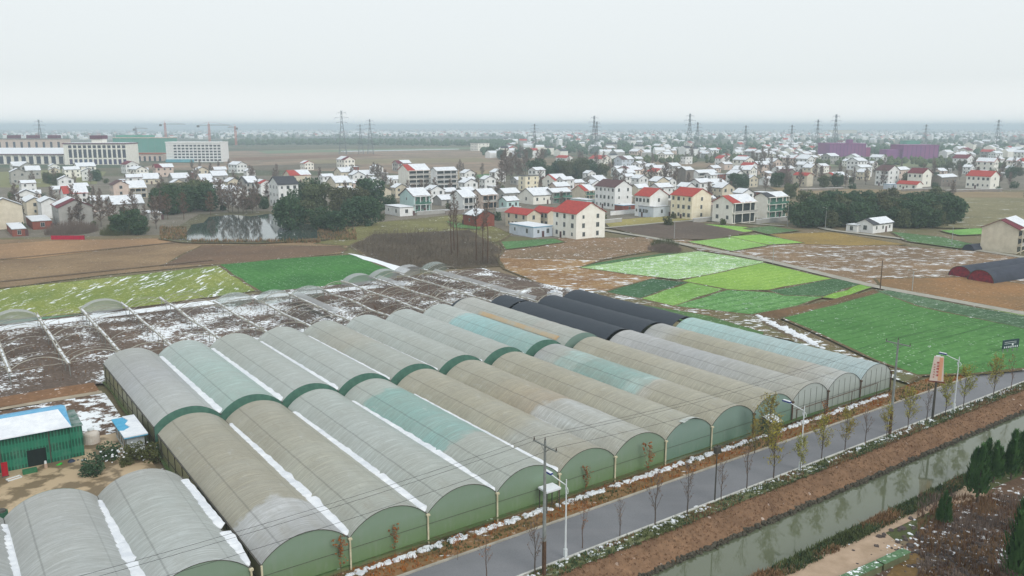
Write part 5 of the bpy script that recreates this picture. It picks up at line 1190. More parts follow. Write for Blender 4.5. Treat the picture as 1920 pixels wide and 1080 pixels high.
# ------------------------------------------------------------------ large far buildings
def block(px0, px1, py, pytop, depth, mt, label, feats, name='building', cat='building', yaw=0.0):
    a, b = P(px0, py), P(px1, py); L = (b - a).length; rz = math.atan2((b - a).y, (b - a).x); H = zat(a, pytop)
    root = thing(name, label, cat, a, rz)
    part(MB().box(0, 0, 0, L, depth, H), 'wall', mt, root); feats(root, L, H, depth); return root
CRM = WALL['cream']; MRN = plain('maroon_cap', S(112, 66, 84), S(96, 58, 76)); PN = plain('far_pane', S(70, 76, 90), S(56, 62, 76))
def f_hotel(root, L, H, D):
    n = 12; w_ = L * .93 / n; x0 = L * .065
    for k in range(n):
        x = x0 + w_ * k; mb = MB(); mb.box(x + w_ * .18, -.12, H * .80, x + w_ * .82, -.01, H * .93); part(mb, 'window', PN, root)
        mb = MB(); mb.box(x + w_ * .18, -.12, H * .34, x + w_ * .82, -.01, H * .74); part(mb, 'window', PN, root)
        mb = MB(); mb.box(x + w_ * .2, -.12, .5, x + w_ * .8, -.01, H * .27); part(mb, 'shopfront', plain('shopfront', S(86, 64, 92), S(60, 84, 116), .08) , root)
    mb = MB()
    for k in range(n + 1): x = x0 + w_ * k; mb.box(x - w_ * .09, -.9, 0, x + w_ * .09, -.0, H * .97)
    part(mb, 'pier', CRM, root)
    part(MB().box(-.5, -1.2, H, L + .5, D + .5, H + .9), 'roof', MRN, root); part(MB().box(1, .5, H + .9, L - 1, D - 1, H + 1.2), 'roof_snow', M['snow'], root)
    x = L * .44; part(MB().box(x, 2, H + 1.2, x + L * .17, 12, H + 5), 'stair_house', CRM, root)
    part(MB().box(x - 1, 1, H + 5, x + L * .18, 13, H + 8.5), 'tower_cap', MRN, root)
block(122, 240, 309, 270, 26, CRM, 'cream hotel block with tall dark window bays and a maroon roof tower', f_hotel)
def f_office(root, L, H, D):
    n = 12; w_ = L * .86 / n; x0 = L * .13
    for f_ in range(6):
        mb = MB(); z = H * (.06 + .150 * f_)
        for k in range(n): mb.box(x0 + w_ * (k + .16), -.1, z, x0 + w_ * (k + .86), -.01, z + H * .10)
        part(mb, 'window_row', PN, root)
    mb = MB()
    for k in range(n + 1): mb.box(x0 + w_ * k - .35, -.8, 0, x0 + w_ * k + .35, -.0, H)
    for f_ in range(7): mb.box(0, -.6, H * .15 * f_ + .0, L, -.02, H * .15 * f_ + .5)
    part(mb, 'facade_grid', WALL['white'], root)
    part(MB().box(-.3, -.9, H, L + .3, D, H + 1.2), 'parapet', WALL['white'], root)
    part(MB().box(-.0, -3.5, 0, L * .5, -1.2, 3.0), 'hoarding', plain('cyan_hoarding', S(120, 190, 196), S(96, 164, 184), .1), root)
block(313, 417, 304, 268, 22, WALL['white'], 'white six storey office block with a regular window grid', f_office)
def f_arc(root, L, H, D):
    n = 13; w_ = L / n
    for k in range(n): part(MB().box(w_ * (k + .25), -.1, .4, w_ * (k + .82), -.01, H * .82), 'window', PN, root)
    mb = MB()
    for k in range(n + 1): mb.box(max(0, w_ * k - .6), -1.2, 0, min(L, w_ * k + .6) + .01, -.0, H)
    part(mb, 'pier', CRM, root); part(MB().box(-1, -2, H, L + 1, D, H + .8), 'cornice', MRN, root)
    mb = MB(); mb.v = [(-1, -1.5, H + .8), (L + 1, -1.5, H + .8), (L + 1, D, H + 6), (-1, D, H + 6), (-1, D, H + .8), (L + 1, D, H + .8)]; mb.f = [(0, 1, 2, 3), (0, 3, 4), (1, 5, 2), (2, 5, 4, 3)]; mb.k = [0] * 4
    part(mb, 'roof_snow', M['snow'], root)
block(-60, 122, 308, 290, 42, CRM, 'long cream arcade hall with snow roof at the left', f_arc)
def f_slab(root, L, H, D):
    n = 13
    for k in range(n):
        w_ = L / n; part(MB().box(w_ * (k + .3), -.1, H * .2, w_ * (k + .62), -.01, H * .85), 'window_column', PN, root)
    part(MB().box(-.5, -.8, H, L + .5, D + .5, H + .9), 'roof', M['grey_steel'], root)
    for q in (.42, .62, .84): part(MB().box(L * q, 2, H + .9, L * q + 12, 12, H + 5), 'stair_house', MRN, root)
block(-60, 120, 294, 261, 20, WALL['pink'], 'long pale slab with maroon stair houses behind the arcade hall', f_slab)
GN = plain('green_scaffold_net', S(82, 150, 130), S(96, 160, 146), .04)
def f_net(root, L, H, D):
    mb = MB()
    for k in range(9): mb.box(L * k / 8 - .2, -.3, 0, L * k / 8 + .2, -.02, H)
    for k in range(5): mb.box(0, -.25, H * k / 4 - .2, L, -.03, H * k / 4)
    part(mb, 'scaffold', plain('scaffold', S(120, 164, 156)), root); part(MB().box(-.5, -.5, H, L + .5, D, H + 1), 'parapet', WALL['pink'], root)
    part(MB().box(L * .0, D * .3, H + 1, L * .6, D, H + 4), 'upper_floor', GN, root)
block(214, 318, 288, 259, 30, GN, 'building shell wrapped in green scaffold netting', f_net)
block(240, 306, 302, 289, 14, WALL['pink'], 'low pinkish warehouse row between hotel and office block', lambda root, L, H, D: (part(MB().box(-.5, -.8, H, L, D, H + 1.2), 'roof', ROOF['orange'], root), [part(MB().box(L * k / 7 + 1, -.1, 0, L * (k + .6) / 7, -.01, H * .7), 'bay_door', PN, root) for k in range(7)]))
PUR = plain('purple_cladding', S(136, 84, 140), S(150, 88, 132), .03)
def f_pur(root, L, H, D):
    mb = MB()
    for k in range(11): mb.box(L * k / 10 - .25, -.35, 0, L * k / 10 + .25, -.02, H)
    part(mb, 'rib', plain('purple_rib', S(112, 78, 130)), root); part(MB().box(-.6, -.6, H, L + .6, D + .6, H + .8), 'roof', plain('purple_roof', S(150, 92, 140)), root)
    part(MB().box(L * .52, .5, H + .8, L * .64, 10, H + 5.5), 'roof_box', PUR, root)
    part(MB().box(L, 3, 0, L * 1.16, D * .7, H * .72), 'annex', plain('magenta_cladding', S(164, 82, 132)), root)
block(1554, 1622, 294, 270, 40, PUR, 'purple industrial shed with a rooftop box, the left one', f_pur)
def f_pur2(root, L, H, D):
    mb = MB()
    for k in range(9): mb.box(L * k / 8 - .25, -.35, 0, L * k / 8 + .25, -.02, H)
    part(mb, 'rib', plain('purple_rib', S(112, 78, 130)), root); part(MB().box(-.6, -.6, H, L + .6, D + .6, H + .8), 'roof', plain('purple_roof', S(150, 92, 140)), root)
    part(MB().box(-L * .42, 4, 0, 0, D * .7, H * .68), 'annex', PUR, root)
block(1692, 1758, 298, 273, 34, PUR, 'purple industrial shed with a low left annex, the right one', f_pur2)
block(1698, 1724, 286, 265, 20, GN, 'small green netted building behind the right purple shed', lambda root, L, H, D: part(MB().box(-.5, -.5, H, L + .5, D, H + .8), 'roof', GN, root))
block(1556, 1606, 254, 244, 20, WALL['beige'], 'faint beige block on the right horizon', lambda root, L, H, D: part(MB().box(-.5, -.5, H, L + .5, D, H + .8), 'roof', WALL['grey'], root))
# elevated line crossing the bare land
root = thing('viaduct', 'long hazy elevated rail line on many piers crossing behind the bare land', 'viaduct', P(560, 266), 0)
L = (P(960, 266) - P(560, 266)).length; part(MB().box(0, 0, 9, L, 10, 12), 'deck', plain('viaduct_concrete', S(150, 156, 164)), root)
mb = MB()
for k in range(int(L / 30) + 1): mb.box(k * 30 - 1.2, 3, 0, k * 30 + 1.2, 7, 9)
part(mb, 'piers', plain('viaduct_concrete', S(150, 156, 164)), root)
# pylons
PYM = plain('pylon_steel', S(118, 124, 132), S(104, 110, 118), .05)
def pylon(px, py, pt, label):
    g = P(px, max(py, 289)); H = zat(g, pt); root = thing('pylon', label, 'pylon', g, .3, 'lattice pylons along the horizon')
    mb = MB(); b, t = H * .085, H * .014; rr = max(.16, H * .0043)
    def cr(f): q = b + (t - b) * min(1, f / .82); return q
    n = 9
    for k in range(n):
        f0, f1 = k / n, (k + 1) / n; c0, c1 = cr(f0), cr(f1)
        C0 = [(c0, c0), (-c0, c0), (-c0, -c0), (c0, -c0)]; C1 = [(c1, c1), (-c1, c1), (-c1, -c1), (c1, -c1)]
        for i in range(4):
            j = (i + 1) % 4
            mb.tube((*C0[i], f0 * H), (*C1[i], f1 * H), rr, n=4, cap=False); mb.tube((*C0[i], f0 * H), (*C1[j], f1 * H), rr * .5, n=3, cap=False); mb.tube((*C0[j], f0 * H), (*C1[i], f1 * H), rr * .5, n=3, cap=False)
    part(mb, 'lattice', PYM, root)
    for f, wd in ((.72, .13), (.83, .16), (.94, .11)):
        mb = MB(); z = H * f; w_ = H * wd
        for s in (-1, 1):
            mb.tube((0, -.4, z), (s * w_, 0, z + .3), rr * .7, n=4); mb.tube((0, .4, z + H * .03), (s * w_, 0, z + .3), rr * .5, n=4)
            mb.tube((s * w_, 0, z + .3), (s * w_, 0, z - H * .04), rr * .4, n=3)
        part(mb, 'crossarm', PYM, root)
for x, y, t, lb in ((643, 267, 207, 'tallest lattice pylon left of the picture middle'), (695, 281, 223, 'thin lattice pylon standing in the bare land'), (1113, 262, 217, 'tall dark lattice pylon above the middle village'),
                    (1118, 268, 228, 'shorter lattice pylon just right of the tall dark one'), (1291, 258, 213, 'tall faint lattice pylon right of the picture middle'), (1306, 262, 229, 'small lattice pylon beside the tall faint one'),
                    (1396, 258, 235, 'small lattice pylon above the white row houses'), (1530, 262, 224, 'lattice pylon left of the beige horizon block'), (1563, 262, 214, 'tall lattice pylon over the beige horizon block'),
                    (1866, 259, 224, 'lattice pylon near the right picture edge'), (1002, 264, 232, 'faint lattice pylon above the left of the round wood'), (79, 262, 224, 'faint lattice pylon above the left slab building'), (1732, 258, 233, 'faint lattice pylon behind the right purple shed'), (1482, 262, 234, 'tiny lattice pylon right of the bare birches'), (677, 256, 233, 'faint small pylon between the two left pylons')):
    pylon(x, y, t, lb)
def crane(px, py, pt, jl, jr, col, label):
    g = P(px, py); H = zat(g, pt); k = (g.y) / F; root = thing('tower_crane', label, 'crane', g, 0, 'tower cranes over the building sites')
    mb = MB(); s = 1.4
    for x in (-s, s):
        for y in (-s, s): mb.tube((x, y, 0), (x, y, H * .9), .4, n=4)
    for q in range(12):
        z0, z1 = H * .9 * q / 12, H * .9 * (q + 1) / 12
        mb.tube((-s, -s, z0), (s, -s, z1), .22, n=3); mb.tube((s, s, z0), (-s, s, z1), .22, n=3); mb.tube((-s, s, z0), (-s, -s, z1), .22, n=3)
    part(mb, 'mast', col, root)
    mb = MB(); zj = H * .84
    mb.tube((-jl * k, 0, zj), (jr * k, 0, zj), .5, n=4); mb.tube((-2, 0, zj + 2.4), (jr * k * .95, 0, zj + 1.4), .3, n=4)
    for q in range(10): x0 = jr * k * q / 10; mb.tube((x0, 0, zj), (x0 + jr * k / 20, 0, zj + 2), .18, n=3)
    part(mb, 'jib', M['grey_steel'], root)
    mb = MB(); mb.tube((0, 0, H * .9), (0, 0, H), .6, .2, 4); mb.tube((0, 0, H), (jr * k * .8, 0, zj + 1.6), .15, n=3); mb.tube((0, 0, H), (-jl * k * .9, 0, zj + .3), .15, n=3); part(mb, 'tower_head', col, root)
    part(MB().box(-jl * k, -1.5, zj - 4, -jl * k + 5, 1.5, zj), 'counterweight', M['dark_steel'], root)
ORC = plain('crane_orange', S(206, 110, 84)); GYC = plain('crane_grey', S(140, 140, 150))
crane(394, 272, 228, 22, 40, ORC, 'orange tower crane with long jib behind the office block')
crane(312, 270, 226, 10, 38, ORC, 'tower crane above the green netted building')
crane(443, 272, 233, -0.1, -14, ORC, 'orange tower crane with its jib turned, right of the office block')
crane(257, 270, 236, 5, 22, GYC, 'small grey tower crane left of the others')
# ================================================================== TREES
def crown_leaves(mb, lobes, n, sz, r, shell=.55):
    tot = sum(l[3] ** 2 for l in lobes)
    for (x, y, z, rr, fl) in lobes:
        for _ in range(int(n * rr * rr / tot)):
            d = Vector((r.gauss(0, 1), r.gauss(0, 1), r.gauss(0, 1))).normalized(); q = rr * (shell + (1 - shell) * r.random() ** .6) * (1 + .22 * mnoise.noise(d * 2.3 + Vector((x, y, z))))
            mb.leaf((x + d.x * q, y + d.y * q, z + d.z * q * fl), sz * r.uniform(.5, 1.2))
def evergreen(seed, h, wd, n=1500, leaf='leaf_dark', sz=.42, name='evergreen_tree'):
    global R; r = R = random.Random(seed)
    root = thing(name, 'x', 'tree', (0, 0, -200)); mb = MB(); mb.tube((0, 0, 0), (0, 0, h * .55), .035 * h, .02 * h, 7)
    lobes = [(0, 0, h * .62, wd * .38, .95), (0, 0, h * .34, wd * .40, .8)]
    for k in range(r.randint(9, 12)):
        t = r.random() * 6.28; d = wd * r.uniform(.14, .42); z = h * r.uniform(.16, .88); rr = wd * r.uniform(.14, .25)
        lobes.append((d * math.cos(t), d * math.sin(t), z, rr, r.uniform(.7, 1.0))); mb.tube((0, 0, h * .2), (d * math.cos(t) * .8, d * math.sin(t) * .8, z), .012 * h, .005 * h, 5)
    part(mb, 'trunk', M['bark'], root); c = MB(); crown_leaves(c, lobes, n, sz, r)
    core = MB()
    part(c, 'crown', M[leaf], root); return root
def bare(seed, h, wd, n=60, mat='bark_grey', up=.75, name='bare_tree', trunk=.016, leaf=None, nl=0, lsz=.2, start=.2, sub=5, th=1.0):
    global R; r = R = random.Random(seed)
    root = thing(name, 'x', 'tree', (0, 0, -200)); mb = MB(); tw = MB(); lv = MB()
    pts = [Vector((0, 0, 0))]
    for k in range(6): pts.append(Vector((r.uniform(-.012, .012) * h * (k + 1) * .5, r.uniform(-.012, .012) * h * (k + 1) * .5, h * (k + 1) / 6)))
    for k in range(6): mb.tube(pts[k], pts[k + 1], trunk * h * (1 - k / 6.5), trunk * h * (1 - (k + 1) / 6.5), 6, cap=False)
    for k in range(n):
        f = start + (1 - start) * k / n; i = min(5, int(f * 6)); p = pts[i].lerp(pts[i + 1], f * 6 - i); t = r.random() * 6.28
        ln = wd * .5 * (1.12 - f) ** .6 * r.uniform(.6, 1.15) * (1 if f > start + .1 else .8)
        e = p + Vector((math.cos(t) * ln, math.sin(t) * ln, ln * up * r.uniform(.7, 1.4)))
        mb.tube(p, e, trunk * h * .28 * (1 - f * .6), trunk * h * .10, 4, cap=False)
        for _ in range(sub):
            q = p.lerp(e, r.uniform(.3, 1)); dd = Vector((r.gauss(0, .6), r.gauss(0, .6), r.uniform(.1, 1.1))).normalized() * ln * r.uniform(.2, .5)
            tw.tube(q, q + dd, .022 * th, .012 * th, 3, cap=False)
            for _l in range(nl):
                w_ = q + dd * r.uniform(.3, 1.1) + Vector((r.gauss(0, .12), r.gauss(0, .12), r.gauss(0, .12))) * wd * .25
                lv.leaf(w_, lsz * r.uniform(.5, 1.2))
    part(mb, 'trunk', M[mat], root); part(tw, 'twigs', M['twig'], root)
    if lv.v: part(lv, 'crown', M[leaf], root)
    return root
def conifer(seed, h, wd, n=1700):
    global R; r = R = random.Random(seed)
    root = thing('conifer', 'x', 'tree', (0, 0, -200)); mb = MB(); mb.tube((0, 0, 0), (0, 0, h * .8), .02 * h, .006 * h, 6); part(mb, 'trunk', M['bark'], root); c = MB()
    spires = [(0, 0, h, wd * .5)] + [(math.cos(t) * wd * .26, math.sin(t) * wd * .26, h * r.uniform(.62, .9), wd * .32) for t in [r.random() * 6.28 for _ in range(4)]]
    for (x, y, hh, w_) in spires:
        for _ in range(n // 4):
            f = r.random() ** .8; rr = w_ * (1 - f) ** .7 * r.uniform(.45, 1.05) * (1 + .25 * math.sin(f * 23 + x * 3)); t = r.random() * 6.28
            p = Vector((x + math.cos(t) * rr, y + math.sin(t) * rr, .15 * h * (1 - f) + hh * f)); e = p + Vector((math.cos(t) * .25, math.sin(t) * .25, .55)) * r.uniform(.6, 1.3)
            s = Vector((-math.sin(t), math.cos(t), 0)) * r.uniform(.06, .14); c.face((p - s, p + s, e + s * .3, e - s * .3))
    part(c, 'crown', M['leaf_conifer'], root); return root
def placer(protos, group):
    used = [False] * len(protos); rr = random.Random(len(group))
    def f(g, label, sc_=1.0, k=None, rz=None):
        k = (used.index(False) if not all(used) else rr.randrange(len(protos))) if k is None else k; rz = rr.random() * 6.28 if rz is None else rz
        if not used[k]:
            used[k] = True; o = protos[k]; o.location = g; o.rotation_euler = (0, 0, rz); o.scale = (sc_,) * 3 if not hasattr(sc_, '__len__') else sc_; o['label'] = label; o['group'] = group; return o
        return dup(protos[k], g, rz, sc_, label, group)
    return f
TR = random.Random(77)
# saplings and willows along the canal verge
WL = [bare(100 + k, 5.0, 3.0, 34, 'bark', 1.5, 'willow_sapling', .012, 'leaf_willow', 5, .09, .2, 7, .9) for k in range(3)]
SPL = [bare(110 + k, 4.8, 2.0, 20, 'bark', 2.0, 'bare_sapling', .014, None, 0, .1, .25, 7, 1.2) for k in range(2)] + [bare(113, 4.6, 1.9, 18, 'bark_brown', 1.8, 'bare_sapling', .011, 'leaf_rust', 1, .07, .3, 4, .9)]
pw, ps = placer(WL, 'yellow green willows along the canal verge'), placer(SPL, 'bare saplings along the canal verge')
for (x, y, k, s, lb) in ((912, 1088, 2, 1.0, 'rusty twigged sapling cut by the lower picture edge'), (1003, 1078, 1, 1.05, 'bare sapling left of the tall power pole foot'), (1092, 1028, 2, .95, 'rusty bare sapling right of the nearest street lamp'), (1162, 1006, 0, .75, 'small dark bare sapling second right of the nearest lamp'),
        (1228, 985, 1, 1.1, 'straight bare sapling on the verge, third right of the nearest lamp'), (1288, 966, 0, 1.1, 'leaning forked sapling on the verge before the thin dark pole'), (1352, 940, 1, .9, 'dark sapling right of the thin dark pole'), (1400, 918, 0, 1.1, 'tall bare sapling before the first green willow'),
        (1622, 832, 1, .9, 'thin bare sapling left of the second power pole'), (1737, 790, 0, .9, 'dark sapling at the sign board foot'), (1895, 733, 2, 1.1, 'reddish bare sapling at the right picture edge')):
    ps(P(x, y), lb, s, k)
for (x, y, s, lb) in ((1450, 898, 1.25, 'broad yellow green willow left of the middle street lamp'), (1500, 888, .8, 'low willow around the middle street lamp foot'), (1540, 862, 1.0, 'slim willow first right of the middle street lamp'), (1584, 846, 1.0, 'slim willow second right of the middle street lamp'),
        (1662, 822, .8, 'yellow green willow at the second power pole foot'), (1702, 806, 1.0, 'leaning willow left of the sign board'), (1772, 780, 1.0, 'willow between sign board and far street lamp'), (1806, 764, 1.1, 'green willow right of the far street lamp'), (1862, 745, 1.1, 'willow second from the right picture edge')):
    pw(P(x, y), lb, s)
for (x, y, s, lb) in ((1440, 838, 1.2, 'mossy green willow growing at the greenhouse front beside the booth'), (1415, 850, .8, 'small mossy willow left of the greenhouse booth')): pw(P(x, y), lb, s)
# rusty shrubs along the greenhouse front
SH = [bare(130 + k, 2.6, 1.5, 16, 'bark_brown', 2.4, 'rusty_shrub', .008, 'leaf_rust', 4, .08, .1, 4, .8) for k in range(2)]
psh = placer(SH, 'rusty shrubs along the greenhouse front')
for (x, y, s, lb) in ((741, 1042, 1.0, 'slim orange shrub in front of the second greenhouse bay'), (1097, 925, 1.0, 'orange shrub in front of the beige bay by the pole'), (1215, 893, 1.3, 'wide orange shrub in front of the stained beige bay'), (640, 1080, 1.2, 'orange shrub at the foot of the first greenhouse bay'), (1360, 830, .9, 'orange brush left of the mossy willow'), (858, 1050, .8, 'thin dark shrub between second and third bay'), (1545, 790, .9, 'orange brush in front of the grey lavender bay')):
    psh(P(x, y), lb, s)
# near conifers, lower right
CN = [conifer(150 + k, 6.5, 2.6) for k in range(3)]
pc = placer(CN, 'dark green conifers at the lower right')
for (x, y, s, lb) in ((1768, 985, .52, 'small conifer beside the beige track'), (1832, 942, .92, 'tall conifer rising over the beige track'), (1862, 905, .7, 'conifer between the tall one and the canal'), (1895, 900, .85, 'conifer at the right edge near the canal'), (1918, 890, .8, 'conifer cut by the right picture edge, beside the canal'), (1905, 1095, 1.15, 'big near conifer at the lower right picture corner'), (1935, 1010, .8, 'conifer half outside the right picture edge'), (1850, 880, .55, 'small conifer behind the tall one')):
    pc(P(x, y), lb, s)
# yard shrubs
EV_ = [evergreen(170 + k, 3.0, 3.2, 1300, 'leaf_mid' if k else 'leaf_dark', .16, 'yard_shrub') for k in range(3)]
pe = placer(EV_, 'bushes in the yard beside the sheds')
for (a, b, s, lb) in ((-12.7, 37.8, .85, 'round bush with snow crumbs below the water tank'), (-10.4, 35.9, .8, 'bush right in front of the blue roofed booth'), (-9.0, 34.6, .85, 'bush against the greenhouse side wall'), (-15.0, 34.2, .95, 'round bush between green shed and near grey bays'), (-11.6, 34.6, .5, 'small brownish bush behind the near grey bay'), (-15.2, 51.2, .5, 'small bush behind the water tank')):
    pe(W(a, b), lb, s)
lumps('snow_clumps', 70, lambda r: (r.gauss(-11, 1.6), r.gauss(36.2, .9), r.uniform(.6, 2.0)), M['snow'], .08, .2, 55, 'snow crumbs lying on the yard bushes', .5)
# big evergreens by the pond and in the village
EG = [evergreen(190 + k, 13, 14, 3400, 'leaf_olive' if k in (1, 3) else 'leaf_dark', .55) for k in range(5)]
pg = placer(EG, 'dark evergreen trees by the pond and village')
ORD = 'first second third fourth fifth sixth seventh eighth ninth tenth eleventh twelfth thirteenth fourteenth'.split()
def patch(fn, pts, lab, s0, s1):
    xs = sorted(p[0] for p in pts)
    for i, (x, y) in enumerate(pts):
        g = P(x, y)
        if isinstance(lab, (list, tuple)): lb = lab[i]
        elif len(pts) > 14 or 'scattered' in lab or 'lone' in lab:
            h = min(HS, key=lambda q: (P(q[0], q[1]) - g).length); side = 'left of' if x < h[0] else 'right of'
            lb = ('dark evergreen' if 'evergreen' in lab else 'greyish bare tree') + ' just ' + side + ' the ' + re.sub(r'( (with|and|a|its|of|the|by|behind|in|to|at|half|mostly|thick|right|left|two|showing|beside|under|above|between))+$', '', ' '.join(h[13].split()[:8]))
        else: lb = lab + ', ' + ORD[xs.index(x)] + ' from the left'
        fn(g, lb, TR.uniform(s0, s1))
patch(pg, [(545, 432), (572, 420), (602, 432), (590, 400), (632, 436), (660, 424), (690, 422), (672, 400), (700, 408), (640, 402), (560, 400), (580, 385), (648, 386), (700, 392)], 'dark evergreen tree in the clump between pond and turquoise house', .55, 1.12)
patch(pg, [(300, 398), (322, 402), (348, 398), (372, 392), (338, 384), (365, 380), (310, 384), (390, 396)], 'dark evergreen tree in the clump left of the pond', .8, 1.05)
patch(pg, [(1062, 336), (1078, 334), (1095, 336), (1112, 334), (1128, 334), (1086, 328), (1105, 328), (1050, 334), (1030, 336), (1010, 335)], 'round evergreen in the wood behind the middle village', .75, 1.25)
patch(pg, [(245, 432), (225, 440), (262, 440)], 'low dark tree at the left end of the pond', .45, .6)
patch(pg, [(110, 350), (100, 345), (90, 344), (175, 337), (182, 340)], 'dark bush tree in front of the arcade hall', .5, .7)
patch(pg, [(468, 392), (484, 384), (495, 392), (730, 392)], 'small evergreen beside the pond house', .4, .55)
patch(pg, [(940, 300), (975, 296), (990, 300), (1020, 296), (920, 295)], 'evergreen tree in the haze left of the round wood', .8, 1.1)
patch(pg, [(1392, 355), (1378, 352), (1455, 352), (1700, 348), (1770, 325), (1780, 322), (1800, 320), (1570, 350), (1545, 352), (1895, 335), (1912, 330), (1480, 372)], 'lone evergreen among the far right houses', .5, .75)
# the dense dark wood on the right
WD = [evergreen(210 + k, 9.6, 9.5, 2000, 'leaf_olive' if k == 3 else 'leaf_dark', .5, 'wood_tree') for k in range(4)]
pwd = placer(WD, 'trees of the dense dark wood'); r_ = random.Random(5)
for row, (y, x0, x1) in enumerate(((426, 1490, 1770), (421, 1488, 1785), (414, 1500, 1792), (406, 1505, 1796), (398, 1510, 1790), (392, 1530, 1780))):
    n = 15
    for k in range(n): pwd(P(x0 + (x1 - x0) * (k + r_.uniform(.1, .9)) / n, y + r_.uniform(-2, 2)), 'tree of the dense dark evergreen wood', r_.uniform(.66, 1.1))
# tall bare redwoods, poplars, brushwood
BR = [bare(230 + k, 20, 4.2, 60, 'bark_brown', .6, 'bare_redwood', .0125, None, 0, .1, .55, 9, 2.6) for k in range(3)]
pb = placer(BR, 'tall bare redwoods')
patch(pb, [(846, 478), (858, 484), (893, 490), (905, 492), (914, 494), (852, 470)], ['tall bare redwood, left one of the pair before the white house', 'tall bare redwood, right one of the pair before the white house', 'tall bare redwood nearest the brick shed', 'tall bare redwood in the middle of the brick shed trio', 'tall bare redwood right of the brick shed trio', 'bushier bare redwood behind the tall pair'], .78, .95)
BT = [bare(240 + k, 12, 5.5, 60, 'bark_grey', .9, 'bare_tree', .012, None, 0, .1, .15, 12, 4.6) for k in range(4)]
pt = placer(BT, 'bare trees among the houses')
patch(pt, [(418, 396), (428, 400), (436, 398), (447, 402), (456, 404), (462, 400), (474, 402), (482, 398)], 'thin bare tree in the row along the pond bank', .9, 1.2)
patch(pt, [(946, 345), (950, 330), (958, 340), (968, 334), (975, 345), (1008, 322), (1015, 325), (985, 328), (940, 350)], 'tall bare tree left of the round evergreen wood', 1.3, 1.75)
patch(pt, [(1228, 350), (1238, 355), (1248, 348), (1256, 352), (1266, 350), (1220, 345), (1245, 342)], 'bare tree in the thin grove behind the yellowish house', .9, 1.15)
patch(pt, [(1425, 328), (1432, 322), (1440, 318), (1418, 320), (1445, 330), (1410, 312), (1430, 312), (1475, 330)], 'bare tree in the grove left of the white cottage', 1.2, 1.6)
patch(pt, [(868, 330), (715, 336), (708, 340), (698, 338), (660, 335), (765, 372), (734, 362), (520, 338), (575, 335), (600, 342), (395, 325), (375, 318), (360, 320), (410, 318), (430, 320), (58, 352), (112, 345), (62, 342), (250, 342), (100, 400), (165, 420), (175, 418), (150, 425), (135, 428), (190, 425), (255, 430), (205, 415), (1400, 355), (1585, 352), (1600, 345), (1540, 330), (1640, 330), (1785, 372), (1765, 345), (1870, 315), (1880, 330), (1900, 320), (1480, 350), (1500, 352), (1435, 360), (1170, 345), (1150, 330), (1205, 330), (1290, 352), (1310, 300), (1340, 300), (1200, 300), (1160, 285), (1230, 280), (1300, 280), (1500, 290), (1530, 300), (1460, 290), (1830, 290), (1870, 285), (1910, 300), (1750, 315), (1690, 318)],
      'greyish bare tree scattered among the village houses', .6, 1.0)
vr = random.Random(91)
hp = [P(q[0], q[1]) for q in HS]
def fill(fn, n, x0, x1, y0, y1, kind, s0, s1, clear=9):
    for _ in range(n):
        for _t in range(30):
            x, y = vr.uniform(x0, x1), vr.uniform(y0, y1); g = P(x, y); i = min(range(len(hp)), key=lambda j: (hp[j] - g).length)
            if 315 < x < 640 and y > 396: continue
            w_ = g - hp[i]; a_, b_ = w_.x * EV.x + w_.y * EV.y, w_.x * EU.x + w_.y * EU.y
            if all(not (-2.5 < (g - h_).dot(Vector((*EV, 0))) < 15 and -2.5 < (g - h_).dot(Vector((*EU, 0))) < 15) for h_ in hp): break
        else: continue
        side = 'left of' if x < HS[i][0] else 'right of'
        fn(g, kind + ' just ' + side + ' the ' + re.sub(r'( (with|and|a|its|of|the|by|behind|in|to|at|half|mostly|thick|right|left|two|showing|beside|under|above|between))+$', '', ' '.join(HS[i][13].split()[:8])), vr.uniform(s0, s1))
fill(pt, 46, 640, 1480, 322, 392, 'thin bare tree', .55, .95)
fill(pt, 34, 0, 530, 332, 430, 'thin bare tree', .6, 1.0)
fill(pt, 26, 1440, 1920, 308, 352, 'thin bare tree', .7, 1.1)
fill(pt, 26, 940, 1460, 286, 322, 'hazy bare tree', .8, 1.3)
BU = [evergreen(280 + k, 3.4, 4.2, 420, 'leaf_mid' if k else 'leaf_dark', .38, 'garden_shrub') for k in range(3)]
pbu = placer(BU, 'garden shrubs among the village houses')
fill(pbu, 40, 660, 1480, 330, 425, 'garden shrub', .5, 1.1)
fill(pbu, 26, 0, 520, 340, 440, 'garden shrub', .5, 1.1)
fill(pbu, 18, 1440, 1920, 316, 360, 'garden shrub', .7, 1.3)
tufts('pond_reeds', 1600, lambda r: (lambda q: (Lc(q)[0], Lc(q)[1], .3))(P(*r.choice([(r.uniform(596, 668), r.uniform(430, 452)), (r.uniform(300, 350), r.uniform(428, 452)), (r.uniform(360, 600), r.uniform(453, 457))]))), [M['tan_grass'], M['leaf_mid'], M['dry_grass']], 1.3, .12, 'dry reeds round the pond', 61)
